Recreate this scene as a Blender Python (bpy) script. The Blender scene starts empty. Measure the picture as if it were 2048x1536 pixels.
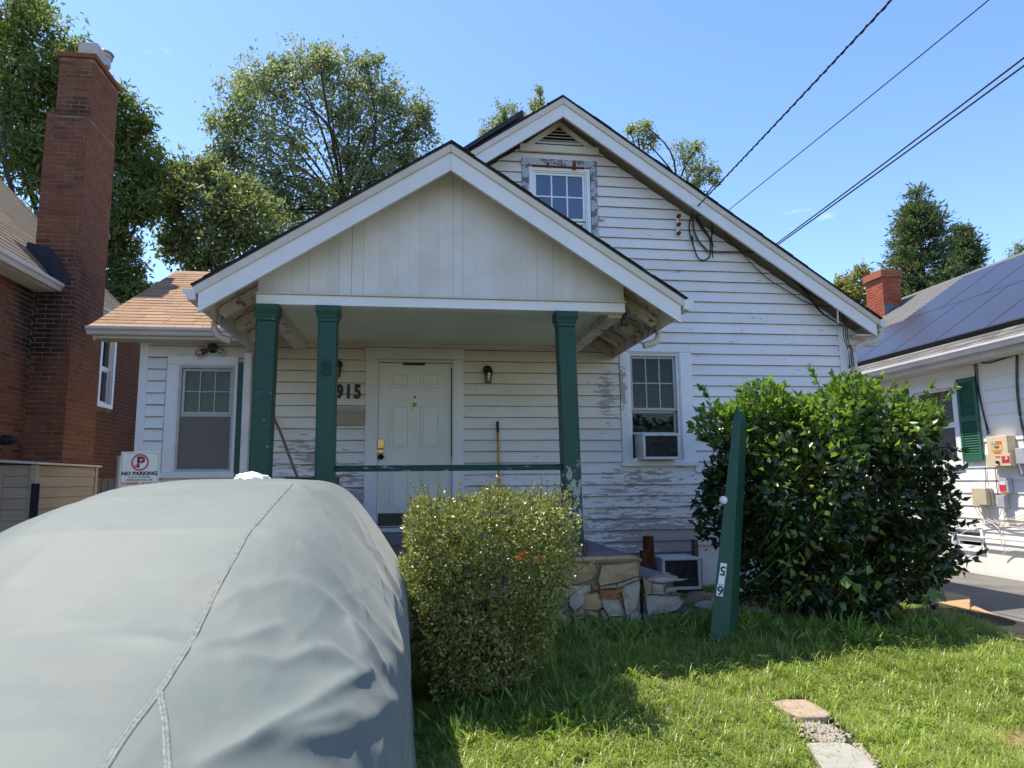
import bpy, math, random
import numpy as np
from mathutils import Vector, Matrix, noise as mn
random.seed(7); RNG = np.random.default_rng(7)
S = bpy.context.scene; COL = S.collection

# ------------------------------------------------------------------ camera
CAMF = 1400.0; CX, CY = 1024.0, 768.0          # focal length in pixels of a 2048 wide frame
CAMP = np.array([0.0, 0.0, 1.6])
YAW, PIT, ROL = (math.radians(a) for a in (8.0, 7.9, 0.6))
_f = np.array([math.sin(YAW)*math.cos(PIT), math.cos(YAW)*math.cos(PIT), math.sin(PIT)])
_r = np.array([math.cos(YAW), -math.sin(YAW), 0.0]); _u = np.cross(_r, _f)
CR = math.cos(ROL)*_r - math.sin(ROL)*_u; CU = math.sin(ROL)*_r + math.cos(ROL)*_u; CF = _f
cd = bpy.data.cameras.new('camera'); cam = bpy.data.objects.new('camera', cd); COL.objects.link(cam)
cd.sensor_width = 36.0; cd.lens = 36.0*CAMF/2048.0; cd.clip_start = 0.05; cd.clip_end = 2000
m = Matrix.Identity(4)
for i in range(3):
    m[i][0] = CR[i]; m[i][1] = CU[i]; m[i][2] = -CF[i]; m[i][3] = CAMP[i]
cam.matrix_world = m; S.camera = cam

# ------------------------------------------------------------------ light
SUNV = Vector((-0.373, 0.245, 1.0)).normalized()       # towards the sun
ELEV = math.asin(SUNV.z); AZ = math.atan2(SUNV.x, SUNV.y)
w = bpy.data.worlds.new('World'); S.world = w; w.use_nodes = True
nt = w.node_tree; nt.nodes.clear()
wo = nt.nodes.new('ShaderNodeOutputWorld'); bg = nt.nodes.new('ShaderNodeBackground')
sky = nt.nodes.new('ShaderNodeTexSky'); sky.sky_type = 'NISHITA'; sky.sun_disc = False
sky.sun_elevation = ELEV; sky.sun_rotation = AZ; sky.air_density = 1.0; sky.dust_density = 0.3; sky.ozone_density = 1.0
bg.inputs['Strength'].default_value = 0.138
# a few faint wisps of cloud in the blue
tc = nt.nodes.new('ShaderNodeTexCoord'); mp = nt.nodes.new('ShaderNodeMapping'); mp.inputs['Scale'].default_value = (1.0, 1.0, 3.2)
n1 = nt.nodes.new('ShaderNodeTexNoise'); n1.inputs['Scale'].default_value = 2.6; n1.inputs['Detail'].default_value = 9; n1.inputs['Roughness'].default_value = 0.62
rp = nt.nodes.new('ShaderNodeValToRGB'); rp.color_ramp.elements[0].position = 0.655; rp.color_ramp.elements[1].position = 0.86
rp.color_ramp.elements[1].color = (0.55, 0.55, 0.55, 1)
mxc = nt.nodes.new('ShaderNodeMixRGB'); mxc.inputs['Color2'].default_value = (7.0, 7.4, 8.0, 1)
nt.links.new(tc.outputs['Generated'], mp.inputs['Vector']); nt.links.new(mp.outputs[0], n1.inputs['Vector'])
nt.links.new(n1.outputs['Fac'], rp.inputs[0]); nt.links.new(rp.outputs[0], mxc.inputs['Fac'])
hs = nt.nodes.new('ShaderNodeHueSaturation'); hs.inputs['Saturation'].default_value = 1.2; hs.inputs['Hue'].default_value = 0.511
nt.links.new(sky.outputs[0], hs.inputs['Color']); nt.links.new(hs.outputs[0], mxc.inputs['Color1']); nt.links.new(mxc.outputs[0], bg.inputs['Color']); nt.links.new(bg.outputs[0], wo.inputs[0])
sd = bpy.data.lights.new('sun', 'SUN'); sd.energy = 3.9; sd.angle = math.radians(0.53); sd.color = (1.0, 0.93, 0.80)
so = bpy.data.objects.new('sun', sd); COL.objects.link(so); so.rotation_euler = SUNV.to_track_quat('Z', 'Y').to_euler(); so.location = (-6, 4, 18)
S.view_settings.view_transform = 'Standard'; S.view_settings.look = 'None'; S.view_settings.exposure = 1.22; S.view_settings.gamma = 1.0
S.render.engine = 'CYCLES'; S.cycles.max_bounces = 8; S.cycles.transparent_max_bounces = 12; S.cycles.use_denoising = True

# ------------------------------------------------------------------ pixel -> place helpers (points on real planes)
def ray(x, y): return CF + CR*(x-CX)/CAMF - CU*(y-CY)/CAMF
def onY(x, y, Y): d = ray(x, y); return CAMP + d*(Y-CAMP[1])/d[1]
def onX(x, y, X): d = ray(x, y); return CAMP + d*(X-CAMP[0])/d[0]
def onZ(x, y, Z): d = ray(x, y); return CAMP + d*(Z-CAMP[2])/d[2]
def at(x, y, dist): return CAMP + ray(x, y)*dist
def onPlane(x, y, p, n): d = ray(x, y); return CAMP + d*(np.dot(np.array(p)-CAMP, n)/np.dot(d, n))
def proj(p):
    v = np.asarray(p, float)-CAMP; z = v @ CF
    return np.stack([CX+CAMF*(v @ CR)/z, CY-CAMF*(v @ CU)/z, z], -1)
def sstep(a, b, x):
    t = np.clip((x-a)/(b-a), 0, 1); return t*t*(3-2*t)
def ground_h(x, y):
    x = np.asarray(x, float); y = np.asarray(y, float)
    h = 0.28*sstep(3.4, 6.5, y)*sstep(-0.35, 0.5, x)
    h = h*(1-sstep(5.5, 6.1, x)) + 0.12*sstep(5.5, 6.1, x)*sstep(3, 6.5, y)
    h = h*(1-0.6*sstep(-2, -4, x)) 
    return h + 0.02*np.sin(x*2.3+1)*np.cos(y*1.9)*(np.abs(x-2.8) < 2.7)
def onG(x, y):
    z = 0.1
    for _ in range(8):
        p = onZ(x, y, z); z = 0.5*z+0.5*float(ground_h(p[0], p[1]))
    return onZ(x, y, z)

# ------------------------------------------------------------------ mesh helpers
WLOC = {}
def place(o, parent):
    if parent is not None:
        o.parent = parent; o.matrix_parent_inverse = Matrix.Translation(-Vector(WLOC.get(parent.name, (0, 0, 0))))
def tag(o, label=None, cat=None, group=None, kind=None):
    if label: o['label'] = label
    if cat: o['category'] = cat
    if group: o['group'] = group
    if kind: o['kind'] = kind
    return o
def thing(name, loc, label, cat, group=None):
    o = bpy.data.objects.new(name, None); COL.objects.link(o); o.location = loc; o.empty_display_size = 0.2
    WLOC[o.name] = tuple(loc); return tag(o, label, cat, group)
def obj(name, vf, mat, parent=None, smooth=False, fmi=None, **k):
    v, f = vf
    me = bpy.data.meshes.new(name); me.from_pydata([tuple(map(float, p)) for p in v], [], f)
    for mm in (mat if isinstance(mat, (list, tuple)) else [mat]): me.materials.append(mm)
    if fmi is not None: me.polygons.foreach_set('material_index', fmi)
    if smooth: me.polygons.foreach_set('use_smooth', [True]*len(me.polygons))
    me.update()
    o = bpy.data.objects.new(name, me); COL.objects.link(o); place(o, parent); return tag(o, **k)
def npmesh(name, V, Fa, mat, parent=None, smooth=False, **k):
    """V (n,3) array, Fa (m,3|4) array"""
    me = bpy.data.meshes.new(name); n, mf = len(V), len(Fa); q = Fa.shape[1]
    me.vertices.add(n); me.vertices.foreach_set('co', np.ascontiguousarray(V, np.float32).ravel())
    me.loops.add(mf*q); me.loops.foreach_set('vertex_index', np.ascontiguousarray(Fa, np.int32).ravel())
    me.polygons.add(mf); me.polygons.foreach_set('loop_start', np.arange(0, mf*q, q, dtype=np.int32))
    if smooth: me.polygons.foreach_set('use_smooth', np.ones(mf, bool))
    for mm in (mat if isinstance(mat, (list, tuple)) else [mat]): me.materials.append(mm)
    me.update(calc_edges=True); me.validate()
    o = bpy.data.objects.new(name, me); COL.objects.link(o); place(o, parent); return tag(o, **k)
def join(*parts):
    V, F = [], []
    for v, f in parts:
        b = len(V); V += [tuple(p) for p in v]; F += [tuple(i+b for i in q) for q in f]
    return V, F
BF = [(0, 3, 2, 1), (4, 5, 6, 7), (0, 1, 5, 4), (1, 2, 6, 5), (2, 3, 7, 6), (3, 0, 4, 7)]
def box(x0, x1, y0, y1, z0, z1):
    x0, x1 = sorted((x0, x1)); y0, y1 = sorted((y0, y1)); z0, z1 = sorted((z0, z1))
    return [(x0, y0, z0), (x1, y0, z0), (x1, y1, z0), (x0, y1, z0), (x0, y0, z1), (x1, y0, z1), (x1, y1, z1), (x0, y1, z1)], list(BF)
def hexa(p8): return [tuple(p) for p in p8], list(BF)
def prism(poly, a, b, axis):
    """poly of 2-tuples extruded from a to b along axis; XZ for y, YZ for x, XY for z"""
    n = len(poly)
    mk = {'y': lambda p, t: (p[0], t, p[1]), 'x': lambda p, t: (t, p[0], p[1]), 'z': lambda p, t: (p[0], p[1], t)}[axis]
    V = [mk(p, a) for p in poly]+[mk(p, b) for p in poly]
    F = [tuple(range(n))[::-1], tuple(range(n, 2*n))]+[(i, (i+1) % n, n+(i+1) % n, n+i) for i in range(n)]
    return V, F
def tube(pts, r, seg=8, r2=None, squash=1.0, phase=0.0):
    P = [np.array(p, float) for p in pts]; n = len(P); V, F = [], []
    for i, p in enumerate(P):
        t = P[min(i+1, n-1)]-P[max(i-1, 0)]; t = t/(np.linalg.norm(t)+1e-9)
        a = np.cross(t, (0, 0, 1.0))
        if np.linalg.norm(a) < 0.05: a = np.cross(t, (0, 1.0, 0))
        a /= np.linalg.norm(a); b = np.cross(a, t)
        rr = (r if r2 is None else r+(r2-r)*i/(n-1)) if not hasattr(r, '__len__') else r[i]
        for k in range(seg):
            an = 2*math.pi*k/seg+phase; V.append(tuple(p+a*math.cos(an)*rr+b*math.sin(an)*rr*squash))
    for i in range(n-1):
        for k in range(seg):
            F.append((i*seg+k, i*seg+(k+1) % seg, (i+1)*seg+(k+1) % seg, (i+1)*seg+k))
    F.append(tuple(range(seg))); F.append(tuple(range((n-1)*seg, n*seg))[::-1])
    return V, F
def lathe(c, prof, seg=14, axis='z'):
    V, F = [], []
    for (r, h) in prof:
        for k in range(seg):
            an = 2*math.pi*k/seg; a, b = r*math.cos(an), r*math.sin(an)
            V.append({'z': (c[0]+a, c[1]+b, c[2]+h), 'y': (c[0]+a, c[1]+h, c[2]+b), 'x': (c[0]+h, c[1]+a, c[2]+b)}[axis])
    for i in range(len(prof)-1):
        for k in range(seg):
            F.append((i*seg+k, i*seg+(k+1) % seg, (i+1)*seg+(k+1) % seg, (i+1)*seg+k))
    F.append(tuple(range(seg))); F.append(tuple(range((len(prof)-1)*seg, len(prof)*seg)))
    return V, F
def bevel(o, wd=0.006, seg=2):
    b = o.modifiers.new('bevel', 'BEVEL'); b.width = wd; b.segments = seg; b.limit_method = 'ANGLE'; b.angle_limit = math.radians(40)
    return o
def spline(pts, n=8):
    P = [np.array(p, float) for p in pts]; out = []
    for i in range(len(P)-1):
        p0, p1, p2, p3 = P[max(i-1, 0)], P[i], P[i+1], P[min(i+2, len(P)-1)]
        for k in range(n):
            t = k/n; out.append(0.5*((2*p1)+(-p0+p2)*t+(2*p0-5*p1+4*p2-p3)*t*t+(-p0+3*p1-3*p2+p3)*t**3))
    out.append(P[-1]); return out
def text_mesh(s, size, ext=0.002, off=0.0):
    cu = bpy.data.curves.new('t', 'FONT'); cu.body = s; cu.size = size; cu.extrude = ext; cu.offset = off; cu.align_x = 'CENTER'; cu.resolution_u = 4
    o = bpy.data.objects.new('t', cu); COL.objects.link(o); dg = bpy.context.evaluated_depsgraph_get()
    me = bpy.data.meshes.new_from_object(o.evaluated_get(dg)); bpy.data.objects.remove(o); bpy.data.curves.remove(cu)
    return [tuple(v.co) for v in me.vertices], [tuple(p.vertices) for p in me.polygons]
# text lies in XY; TX stands it up facing -Y
def stand(vf, x, y, z, sx=1.0, rot=0.0):
    c, s = math.cos(rot), math.sin(rot)
    return [(x+sx*(v[0]*c-v[1]*s), y-v[2], z+(v[0]*s+v[1]*c)) for v in vf[0]], vf[1]
TXT = {k: text_mesh(*a) for k, a in {
    'np': ('NO PARKING', 0.042, 0.001, 0.0015), 'un': ('UNAUTHORIZED', 0.0175, 0.001, 0.0), 've': ('VEHICLES WILL BE', 0.020, 0.001, 0.0004),
    'to': ('TOWED AWAY', 0.034, 0.001, 0.0012), 'at': ('AT VEHICLE', 0.020, 0.001, 0.0004), 'P': ('P', 0.125, 0.001, 0.004),
    '9': ('9', 0.23, 0.008, 0.010), '1': ('1', 0.23, 0.008, 0.010), '5': ('5', 0.23, 0.008, 0.010), '8': ('8', 0.185, 0.006, 0.006),
    's5': ('5', 0.135, 0.001, 0.003), 's6': ('6', 0.135, 0.001, 0.003)}.items()}

# ------------------------------------------------------------------ materials
class NT:
    def __init__(s, name):
        s.m = bpy.data.materials.new(name); s.m.use_nodes = True; s.t = s.m.node_tree
        s.b = s.t.nodes['Principled BSDF']; s.o = s.t.nodes['Material Output']
        g = s.t.nodes.new('ShaderNodeNewGeometry'); s.pos = g.outputs['Position']; s.geo = g
    def new(s, k): return s.t.nodes.new(k)
    def link(s, a, b): s.t.links.new(a, b)
    def vec(s, scale=(1, 1, 1), loc=(0, 0, 0), rot=(0, 0, 0), src=None):
        n = s.new('ShaderNodeMapping'); n.inputs['Scale'].default_value = scale; n.inputs['Location'].default_value = loc; n.inputs['Rotation'].default_value = rot
        s.link(src or s.pos, n.inputs['Vector']); return n.outputs[0]
    def noise(s, scale, detail=5, rough=0.55, stretch=(1, 1, 1), loc=(0, 0, 0), src=None, dist=0.0):
        n = s.new('ShaderNodeTexNoise'); n.inputs['Scale'].default_value = scale; n.inputs['Detail'].default_value = detail; n.inputs['Roughness'].default_value = rough
        n.inputs['Distortion'].default_value = dist
        s.link(s.vec(stretch, loc, src=src), n.inputs['Vector']); return n.outputs['Fac']
    def ramp(s, fac, a, b, ca=(0, 0, 0), cb=(1, 1, 1), mid=None):
        n = s.new('ShaderNodeValToRGB'); e = n.color_ramp.elements
        e[0].position = a; e[1].position = b; e[0].color = (*ca, 1); e[1].color = (*cb, 1)
        for p, c in (mid or []): x = e.new(p); x.color = (*c, 1)
        s.link(fac, n.inputs[0]); return n.outputs[0]
    def mix(s, fac, a, b, mode='MIX'):
        n = s.new('ShaderNodeMixRGB'); n.blend_type = mode
        for i, v in ((0, fac), (1, a), (2, b)):
            if isinstance(v, (int, float)): n.inputs[i].default_value = v
            elif isinstance(v, tuple): n.inputs[i].default_value = (*v, 1)
            else: s.link(v, n.inputs[i])
        return n.outputs[0]
    def math(s, op, a, b=0.0, clamp=False):
        n = s.new('ShaderNodeMath'); n.operation = op; n.use_clamp = clamp
        for i, v in ((0, a), (1, b)):
            if isinstance(v, (int, float)): n.inputs[i].default_value = v
            else: s.link(v, n.inputs[i])
        return n.outputs[0]
    def rand(s):
        n = s.new('ShaderNodeObjectInfo'); return n.outputs['Random']
    def island(s): return s.geo.outputs['Random Per Island']
    def spot(s, c, r, scale=(1, 1, 1)):
        """1 at world point c fading to 0 at distance r (ellipse by scale)"""
        v = s.new('ShaderNodeVectorMath'); v.operation = 'SUBTRACT'; s.link(s.pos, v.inputs[0]); v.inputs[1].default_value = c
        w2 = s.new('ShaderNodeVectorMath'); w2.operation = 'MULTIPLY'; s.link(v.outputs[0], w2.inputs[0]); w2.inputs[1].default_value = scale
        l = s.new('ShaderNodeVectorMath'); l.operation = 'LENGTH'; s.link(w2.outputs[0], l.inputs[0])
        mr = s.new('ShaderNodeMapRange'); s.link(l.outputs['Value'], mr.inputs[0]); mr.inputs[1].default_value = 0; mr.inputs[2].default_value = r; mr.inputs[3].default_value = 1; mr.inputs[4].default_value = 0
        return mr.outputs[0]
    def bump(s, h, strength=0.3, dist=0.01):
        n = s.new('ShaderNodeBump'); n.inputs['Strength'].default_value = strength; n.inputs['Distance'].default_value = dist
        s.link(h, n.inputs['Height']); s.link(n.outputs[0], s.b.inputs['Normal']); return n
    def done(s, col, rough=0.7, spec=0.3, metal=0.0):
        if isinstance(col, tuple): s.b.inputs['Base Color'].default_value = (*col, 1)
        else: s.link(col, s.b.inputs['Base Color'])
        if isinstance(rough, float): s.b.inputs['Roughness'].default_value = rough
        else: s.link(rough, s.b.inputs['Roughness'])
        s.b.inputs['Specular IOR Level'].default_value = spec; s.b.inputs['Metallic'].default_value = metal
        return s.m
def simple(name, c1, c2=None, scale=6, rough=0.7, spec=0.3, bump=0.0, bscale=60, stretch=(1, 1, 1), randv=0.0, metal=0.0, lo=0.35, hi=0.65, detail=6):
    n = NT(name); c2 = c2 or tuple(x*0.8 for x in c1)
    col = n.ramp(n.noise(scale, detail, 0.6, stretch), lo, hi, c1, c2)
    if randv:
        col = n.mix(1.0, col, n.ramp(n.rand(), 0, 1, (1-randv,)*3, (1+randv,)*3), 'MULTIPLY')
    if bump: n.bump(n.noise(bscale, 6, 0.6, stretch), bump, 0.01)
    return n.done(col, rough, spec, metal)

BARE = (0.30, 0.255, 0.235)
def peel_mat(name, paint, spots=(), base=0.0, bare=BARE, stretch=(1.6, 1.6, 9), thr=0.66, dirt=(0.62, 0.55, 0.42), dirtamt=0.35, rv=0.05, rough=0.62, nscale=3.0, dirt_shade_spots=()):
    n = NT(name)
    d = n.ramp(n.noise(1.1, 6, 0.6), 0.4, 0.75)
    dd = n.math('MULTIPLY', d, dirtamt)
    for c, r, sc, a in dirt_shade_spots: dd = n.math('ADD', dd, n.math('MULTIPLY', n.math('POWER', n.spot(c, r, sc), 0.8), a), True)  # extra dirt tint; under the porch it also paints in shade
    col = n.mix(dd, paint, tuple(a*b for a, b in zip(paint, dirt)))
    col = n.mix(n.ramp(n.noise(38, 4, 0.7, (0.4, 0.4, 2.4)), 0.45, 0.8), col, n.mix(0.16, col, (0.25, 0.2, 0.16)))
    col = n.mix(1.0, col, n.ramp(n.rand(), 0, 1, (1-rv,)*3, (1+rv*0.4,)*3), 'MULTIPLY')
    k = n.noise(nscale, 9, 0.68, stretch, (3.1, 0, 1.7), dist=0.25)
    for c, r, sc, a in spots: k = n.math('ADD', k, n.math('MULTIPLY', n.spot(c, r, sc), a))
    k = n.math('ADD', k, base)
    mask = n.ramp(k, thr, thr+0.012)
    bcol = n.mix(n.noise(25, 5, 0.6, (0.5, 0.5, 6)), bare, tuple(min(1, x*1.55) for x in bare))
    col = n.mix(mask, col, bcol)
    n.bump(n.math('ADD', n.math('MULTIPLY', mask, -1.0), n.math('MULTIPLY', n.noise(45, 5, 0.6, (0.4, 0.4, 3)), 0.5)), 0.35, 0.004)
    return n.done(col, rough, 0.3)
W = 8.6
WHITE = (0.775, 0.77, 0.762)
SP = [((2.42, W, 2.70), 0.42, (2.2, 1, 0.75), 0.27), ((2.85, W, 1.58), 0.8, (0.8, 1, 3.2), 0.20), ((2.6, W, 1.0), 1.1, (0.7, 1, 1.8), 0.17), ((4.2, W, 0.9), 1.4, (0.6, 1, 2.0), 0.12),
      ((-1.0, W, 1.45), 0.9, (1, 1, 1.1), 0.17), ((-1.4, W, 1.95), 0.6, (1, 1, 1.6), 0.15), ((3.3, W, 0.82), 0.8, (0.9, 1, 3), 0.24), ((0.9, W, 1.5), 0.6, (1, 1, 2), 0.12), ((-0.75, W, 1.3), 0.5, (1, 1, 1), 0.16)]
DS = [((0.4, W, 3.3), 2.1, (0.60, 1, 1.1), 0.95), ((-2.4, W, 3.3), 1.2, (0.8, 1, 1.8), 0.35), ((1.87, W, 6.2), 1.5, (0.8, 1, 1), 0.5)]  # dirt tint; the porch ceiling spot has its shade painted in too
M = {}
M['clap'] = peel_mat('painted_clapboard', WHITE, SP, dirt=(0.80, 0.71, 0.56), dirtamt=0.35, dirt_shade_spots=DS, stretch=(1.5, 1.5, 9), nscale=3.6, thr=0.645)
M['bare'] = simple('bare_wood_lap_shade', (0.33, 0.25, 0.22), (0.18, 0.125, 0.105), 14, 0.85, 0.1, 0.3, stretch=(0.4, 1, 4))
M['trim'] = peel_mat('painted_trim', (0.785, 0.78, 0.77), [((2.62, W, 2.75), 0.42, (3.2, 1, 0.9), 0.42), ((2.6, W, 1.76), 0.5, (1, 1, 3), 0.15)], thr=0.72, dirtamt=0.3, dirt=(0.72, 0.64, 0.52), nscale=4, stretch=(3, 3, 3), dirt_shade_spots=[((0, W, 3.25), 1.3, (0.8, 1, 0.8), 0.7)])
M['rake'] = peel_mat('painted_bargeboard', (0.76, 0.75, 0.735), [], thr=0.735, dirtamt=0.4, dirt=(0.74, 0.66, 0.55), nscale=5, stretch=(2, 2, 2))
M['mould'] = peel_mat('weathered_moulding', (0.66, 0.60, 0.50), [], thr=0.69, dirtamt=0.6, dirt=(0.7, 0.58, 0.46), nscale=6, stretch=(2, 2, 2))
M['gable'] = peel_mat('gable_boarding', (0.69, 0.655, 0.60), [], thr=0.735, bare=(0.14, 0.11, 0.09), stretch=(9, 9, 1.0), nscale=3, dirtamt=0.7, dirt=(0.70, 0.62, 0.50), rv=0.06)
M['soffit'] = peel_mat('weathered_soffit', (0.66, 0.61, 0.53), [((2.2, 7.3, 3.3), 1.2, (1, 0.8, 1), 0.16), ((-1.6, 7.0, 3.3), 1.2, (1, 0.8, 1), 0.12)], thr=0.66, bare=(0.17, 0.12, 0.08), nscale=5, stretch=(2, 2, 2), dirtamt=0.8, dirt=(0.68, 0.56, 0.42))
M['ceil'] = simple('pale_green_ceiling', (0.70, 0.73, 0.60), (0.62, 0.64, 0.50), 1.6, 0.6, 0.3, 0.05, 12)
M['green'] = peel_mat('green_post_paint', (0.007, 0.060, 0.038), [((1.52, 6.4, 1.5), 0.42, (1.6, 1, 0.8), 0.22), ((-1.3, 6.4, 1.9), 0.5, (1, 1, 0.7), 0.08)], thr=0.69, bare=(0.25, 0.24, 0.22), dirt=(0.9, 0.85, 0.8), dirtamt=0.3, nscale=7, stretch=(2, 2, 1.2), rough=0.45)
M['shutter_dark'] = simple('dark_green_shutter', (0.012, 0.062, 0.04), (0.02, 0.085, 0.055), 8, 0.5, 0.4)
M['shingle_dark'] = simple('charcoal_shingle', (0.035, 0.033, 0.034), (0.06, 0.056, 0.055), 40, 0.95, 0.1, 0.5, 120)
M['tarp'] = simple('black_panel', (0.012, 0.013, 0.016), (0.025, 0.026, 0.03), 12, 0.5, 0.4)
def shingle(name, a, b, c):
    n = NT(name); col = n.ramp(n.rand(), 0, 1, a, b, [(0.5, c)])
    col = n.mix(n.ramp(n.noise(170, 3, 0.8), 0.4, 0.7), col, n.mix(0.5, col, (0.05, 0.04, 0.035)))
    col = n.mix(n.ramp(n.noise(1.4, 5, 0.6), 0.45, 0.75), col, n.mix(0.25, col, (0.1, 0.08, 0.06)))
    n.bump(n.noise(150, 3, 0.7), 0.4, 0.004); return n.done(col, 0.92, 0.15)
M['brown_shingle'] = shingle('tan_shingle', (0.29, 0.175, 0.10), (0.38, 0.245, 0.15), (0.335, 0.21, 0.125))
M['grey_shingle'] = shingle('grey_shingle', (0.10, 0.098, 0.092), (0.19, 0.185, 0.175), (0.15, 0.145, 0.135))
M['old_shingle'] = shingle('old_shingle', (0.13, 0.105, 0.082), (0.19, 0.155, 0.125), (0.16, 0.13, 0.10))
def brickmat(name, a, b, c, spots=()):
    n = NT(name); col = n.ramp(n.rand(), 0, 1, a, b, [(0.45, c), (0.8, a)])
    col = n.mix(n.math('MULTIPLY', n.ramp(n.island(), 0, 1), 0.5), col, n.mix(0.7, c, b))
    col = n.mix(n.ramp(n.noise(22, 6, 0.65), 0.4, 0.75), col, n.mix(0.45, col, (0.06, 0.03, 0.02)))
    k = n.noise(1.6, 6, 0.6)
    for cc, r, sc, am in spots: k = n.math('ADD', k, n.math('MULTIPLY', n.spot(cc, r, sc), am))
    col = n.mix(n.ramp(k, 0.58, 0.86), col, (0.03, 0.022, 0.02))
    n.bump(n.noise(70, 5, 0.65), 0.5, 0.006); return n.done(col, 0.9, 0.15)
M['brick'] = brickmat('red_brick', (0.205, 0.080, 0.046), (0.125, 0.050, 0.032), (0.255, 0.112, 0.064), [((-5.0, 10.3, 4.2), 0.8, (1, 1, 0.8), 0.5), ((-5.0, 10.3, 7.0), 0.5, (1, 1, 1.6), 0.32), ((-5.0, 10.3, 7.6), 0.5, (1, 1, 1), 0.15), ((-5.15, 10.3, 3.2), 0.7, (1.6, 1, 0.5), 0.2)])
M['brick_bright'] = brickmat('bright_red_brick', (0.36, 0.085, 0.045), (0.30, 0.06, 0.035), (0.42, 0.12, 0.06))
M['mortar'] = simple('mortar', (0.30, 0.19, 0.125), (0.17, 0.095, 0.062), 7, 0.95, 0.1, 0.4, 120)
M['concrete'] = simple('concrete', (0.30, 0.29, 0.27), (0.22, 0.21, 0.195), 3, 0.9, 0.2, 0.4, 70)
M['slab'] = simple('porch_concrete', (0.24, 0.22, 0.21), (0.15, 0.135, 0.13), 2.4, 0.9, 0.2, 0.4, 60)
def asph():
    n = NT('asphalt'); c = n.ramp(n.noise(140, 3, 0.8), 0.3, 0.75, (0.055, 0.055, 0.056), (0.14, 0.138, 0.132))
    c = n.mix(n.ramp(n.noise(1.2, 6, 0.6), 0.35, 0.7), c, n.mix(0.55, c, (0.24, 0.22, 0.19))); n.bump(n.noise(160, 3, 0.8), 0.6, 0.006); return n.done(c, 0.9, 0.2)
M['asphalt'] = asph()
def soil():
    n = NT('lawn_soil'); c = n.ramp(n.noise(7, 7, 0.65), 0.3, 0.7, (0.030, 0.040, 0.012), (0.085, 0.066, 0.034))
    k = n.noise(9, 6, 0.7)
    for pc, r in (((2.35, 4.75, 0.1), 0.16), ((0.36, 4.62, 0.1), 0.2), ((3.6, 4.0, 0.05), 0.5), ((1.5, 3.7, 0.02), 0.2)):
        k = n.math('ADD', k, n.math('MULTIPLY', n.spot(pc, r, (1, 1, 0.2)), 0.6))
    c = n.mix(n.ramp(k, 0.68, 0.86), c, (0.30, 0.19, 0.11)); n.bump(n.noise(60, 6, 0.7), 0.8, 0.02); return n.done(c, 0.95, 0.1)
M['soil'] = soil()
def leafmat(name, cols, rough=0.4, trans=0.45, spec=0.5):
    n = NT(name); k = len(cols)
    c = n.ramp(n.island(), 0.0, 1.0, cols[0], cols[-1], [(i/(k-1), cols[i]) for i in range(1, k-1)])
    c = n.mix(n.ramp(n.noise(0.9, 3, 0.6), 0.3, 0.7), c, n.mix(0.3, c, (0.05, 0.08, 0.02)))
    n.done(c, rough, spec)
    tr = n.new('ShaderNodeBsdfTranslucent'); n.link(n.mix(1.0, c, (1.12, 1.25, 0.65), 'MULTIPLY'), tr.inputs['Color'])
    mx = n.new('ShaderNodeMixShader'); mx.inputs[0].default_value = trans
    n.link(n.b.outputs[0], mx.inputs[1]); n.link(tr.outputs[0], mx.inputs[2]); n.link(mx.outputs[0], n.o.inputs['Surface'])
    return n.m
M['leaf_box'] = leafmat('small_shrub_leaf', [(0.16, 0.20, 0.045), (0.27, 0.29, 0.08), (0.40, 0.38, 0.14), (0.20, 0.225, 0.055), (0.46, 0.39, 0.18)], 0.32, 0.30, 0.55)
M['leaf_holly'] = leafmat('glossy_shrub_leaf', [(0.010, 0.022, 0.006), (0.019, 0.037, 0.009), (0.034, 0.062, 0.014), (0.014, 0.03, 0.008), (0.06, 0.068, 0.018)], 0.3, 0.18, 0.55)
M['leaf_pale_lit'] = leafmat('pale_sunlit_leaf', [(0.11, 0.19, 0.03), (0.18, 0.28, 0.045), (0.14, 0.23, 0.035), (0.24, 0.32, 0.07)], 0.28, 0.5, 0.6)  # paler leaf colour, stands for sun on the shrub; vine leaves share it
M['leaf_a'] = leafmat('tree_leaf_grey_green', [(0.19, 0.225, 0.125), (0.26, 0.29, 0.16), (0.36, 0.37, 0.24), (0.22, 0.255, 0.13)], 0.5, 0.45, 0.3)
M['leaf_b'] = leafmat('tree_leaf_dark', [(0.11, 0.155, 0.05), (0.17, 0.22, 0.07), (0.26, 0.30, 0.10), (0.13, 0.17, 0.055)], 0.5, 0.45, 0.3)
M['leaf_d'] = leafmat('tree_leaf_olive', [(0.14, 0.17, 0.07), (0.19, 0.225, 0.09), (0.29, 0.30, 0.13), (0.15, 0.18, 0.075)], 0.5, 0.42, 0.3)
M['leaf_c'] = leafmat('tree_leaf_pale', [(0.20, 0.23, 0.07), (0.26, 0.28, 0.11), (0.32, 0.33, 0.15)], 0.4, 0.5)
M['leaf_y'] = leafmat('tree_leaf_yellow', [(0.30, 0.26, 0.05), (0.36, 0.30, 0.09), (0.16, 0.2, 0.04)], 0.5, 0.4)
M['leaf_cedar'] = leafmat('cedar_frond', [(0.06, 0.095, 0.045), (0.10, 0.135, 0.065), (0.14, 0.17, 0.09), (0.20, 0.21, 0.12)], 0.6, 0.35, 0.2)
M['grass'] = leafmat('grass_blade', [(0.23, 0.31, 0.05), (0.32, 0.41, 0.075), (0.40, 0.47, 0.11), (0.25, 0.34, 0.055), (0.52, 0.48, 0.22)], 0.36, 0.48, 0.5)
M['weed'] = leafmat('lawn_weed_leaf', [(0.17, 0.27, 0.05), (0.22, 0.33, 0.06), (0.30, 0.40, 0.09)], 0.45, 0.4, 0.4)
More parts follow.
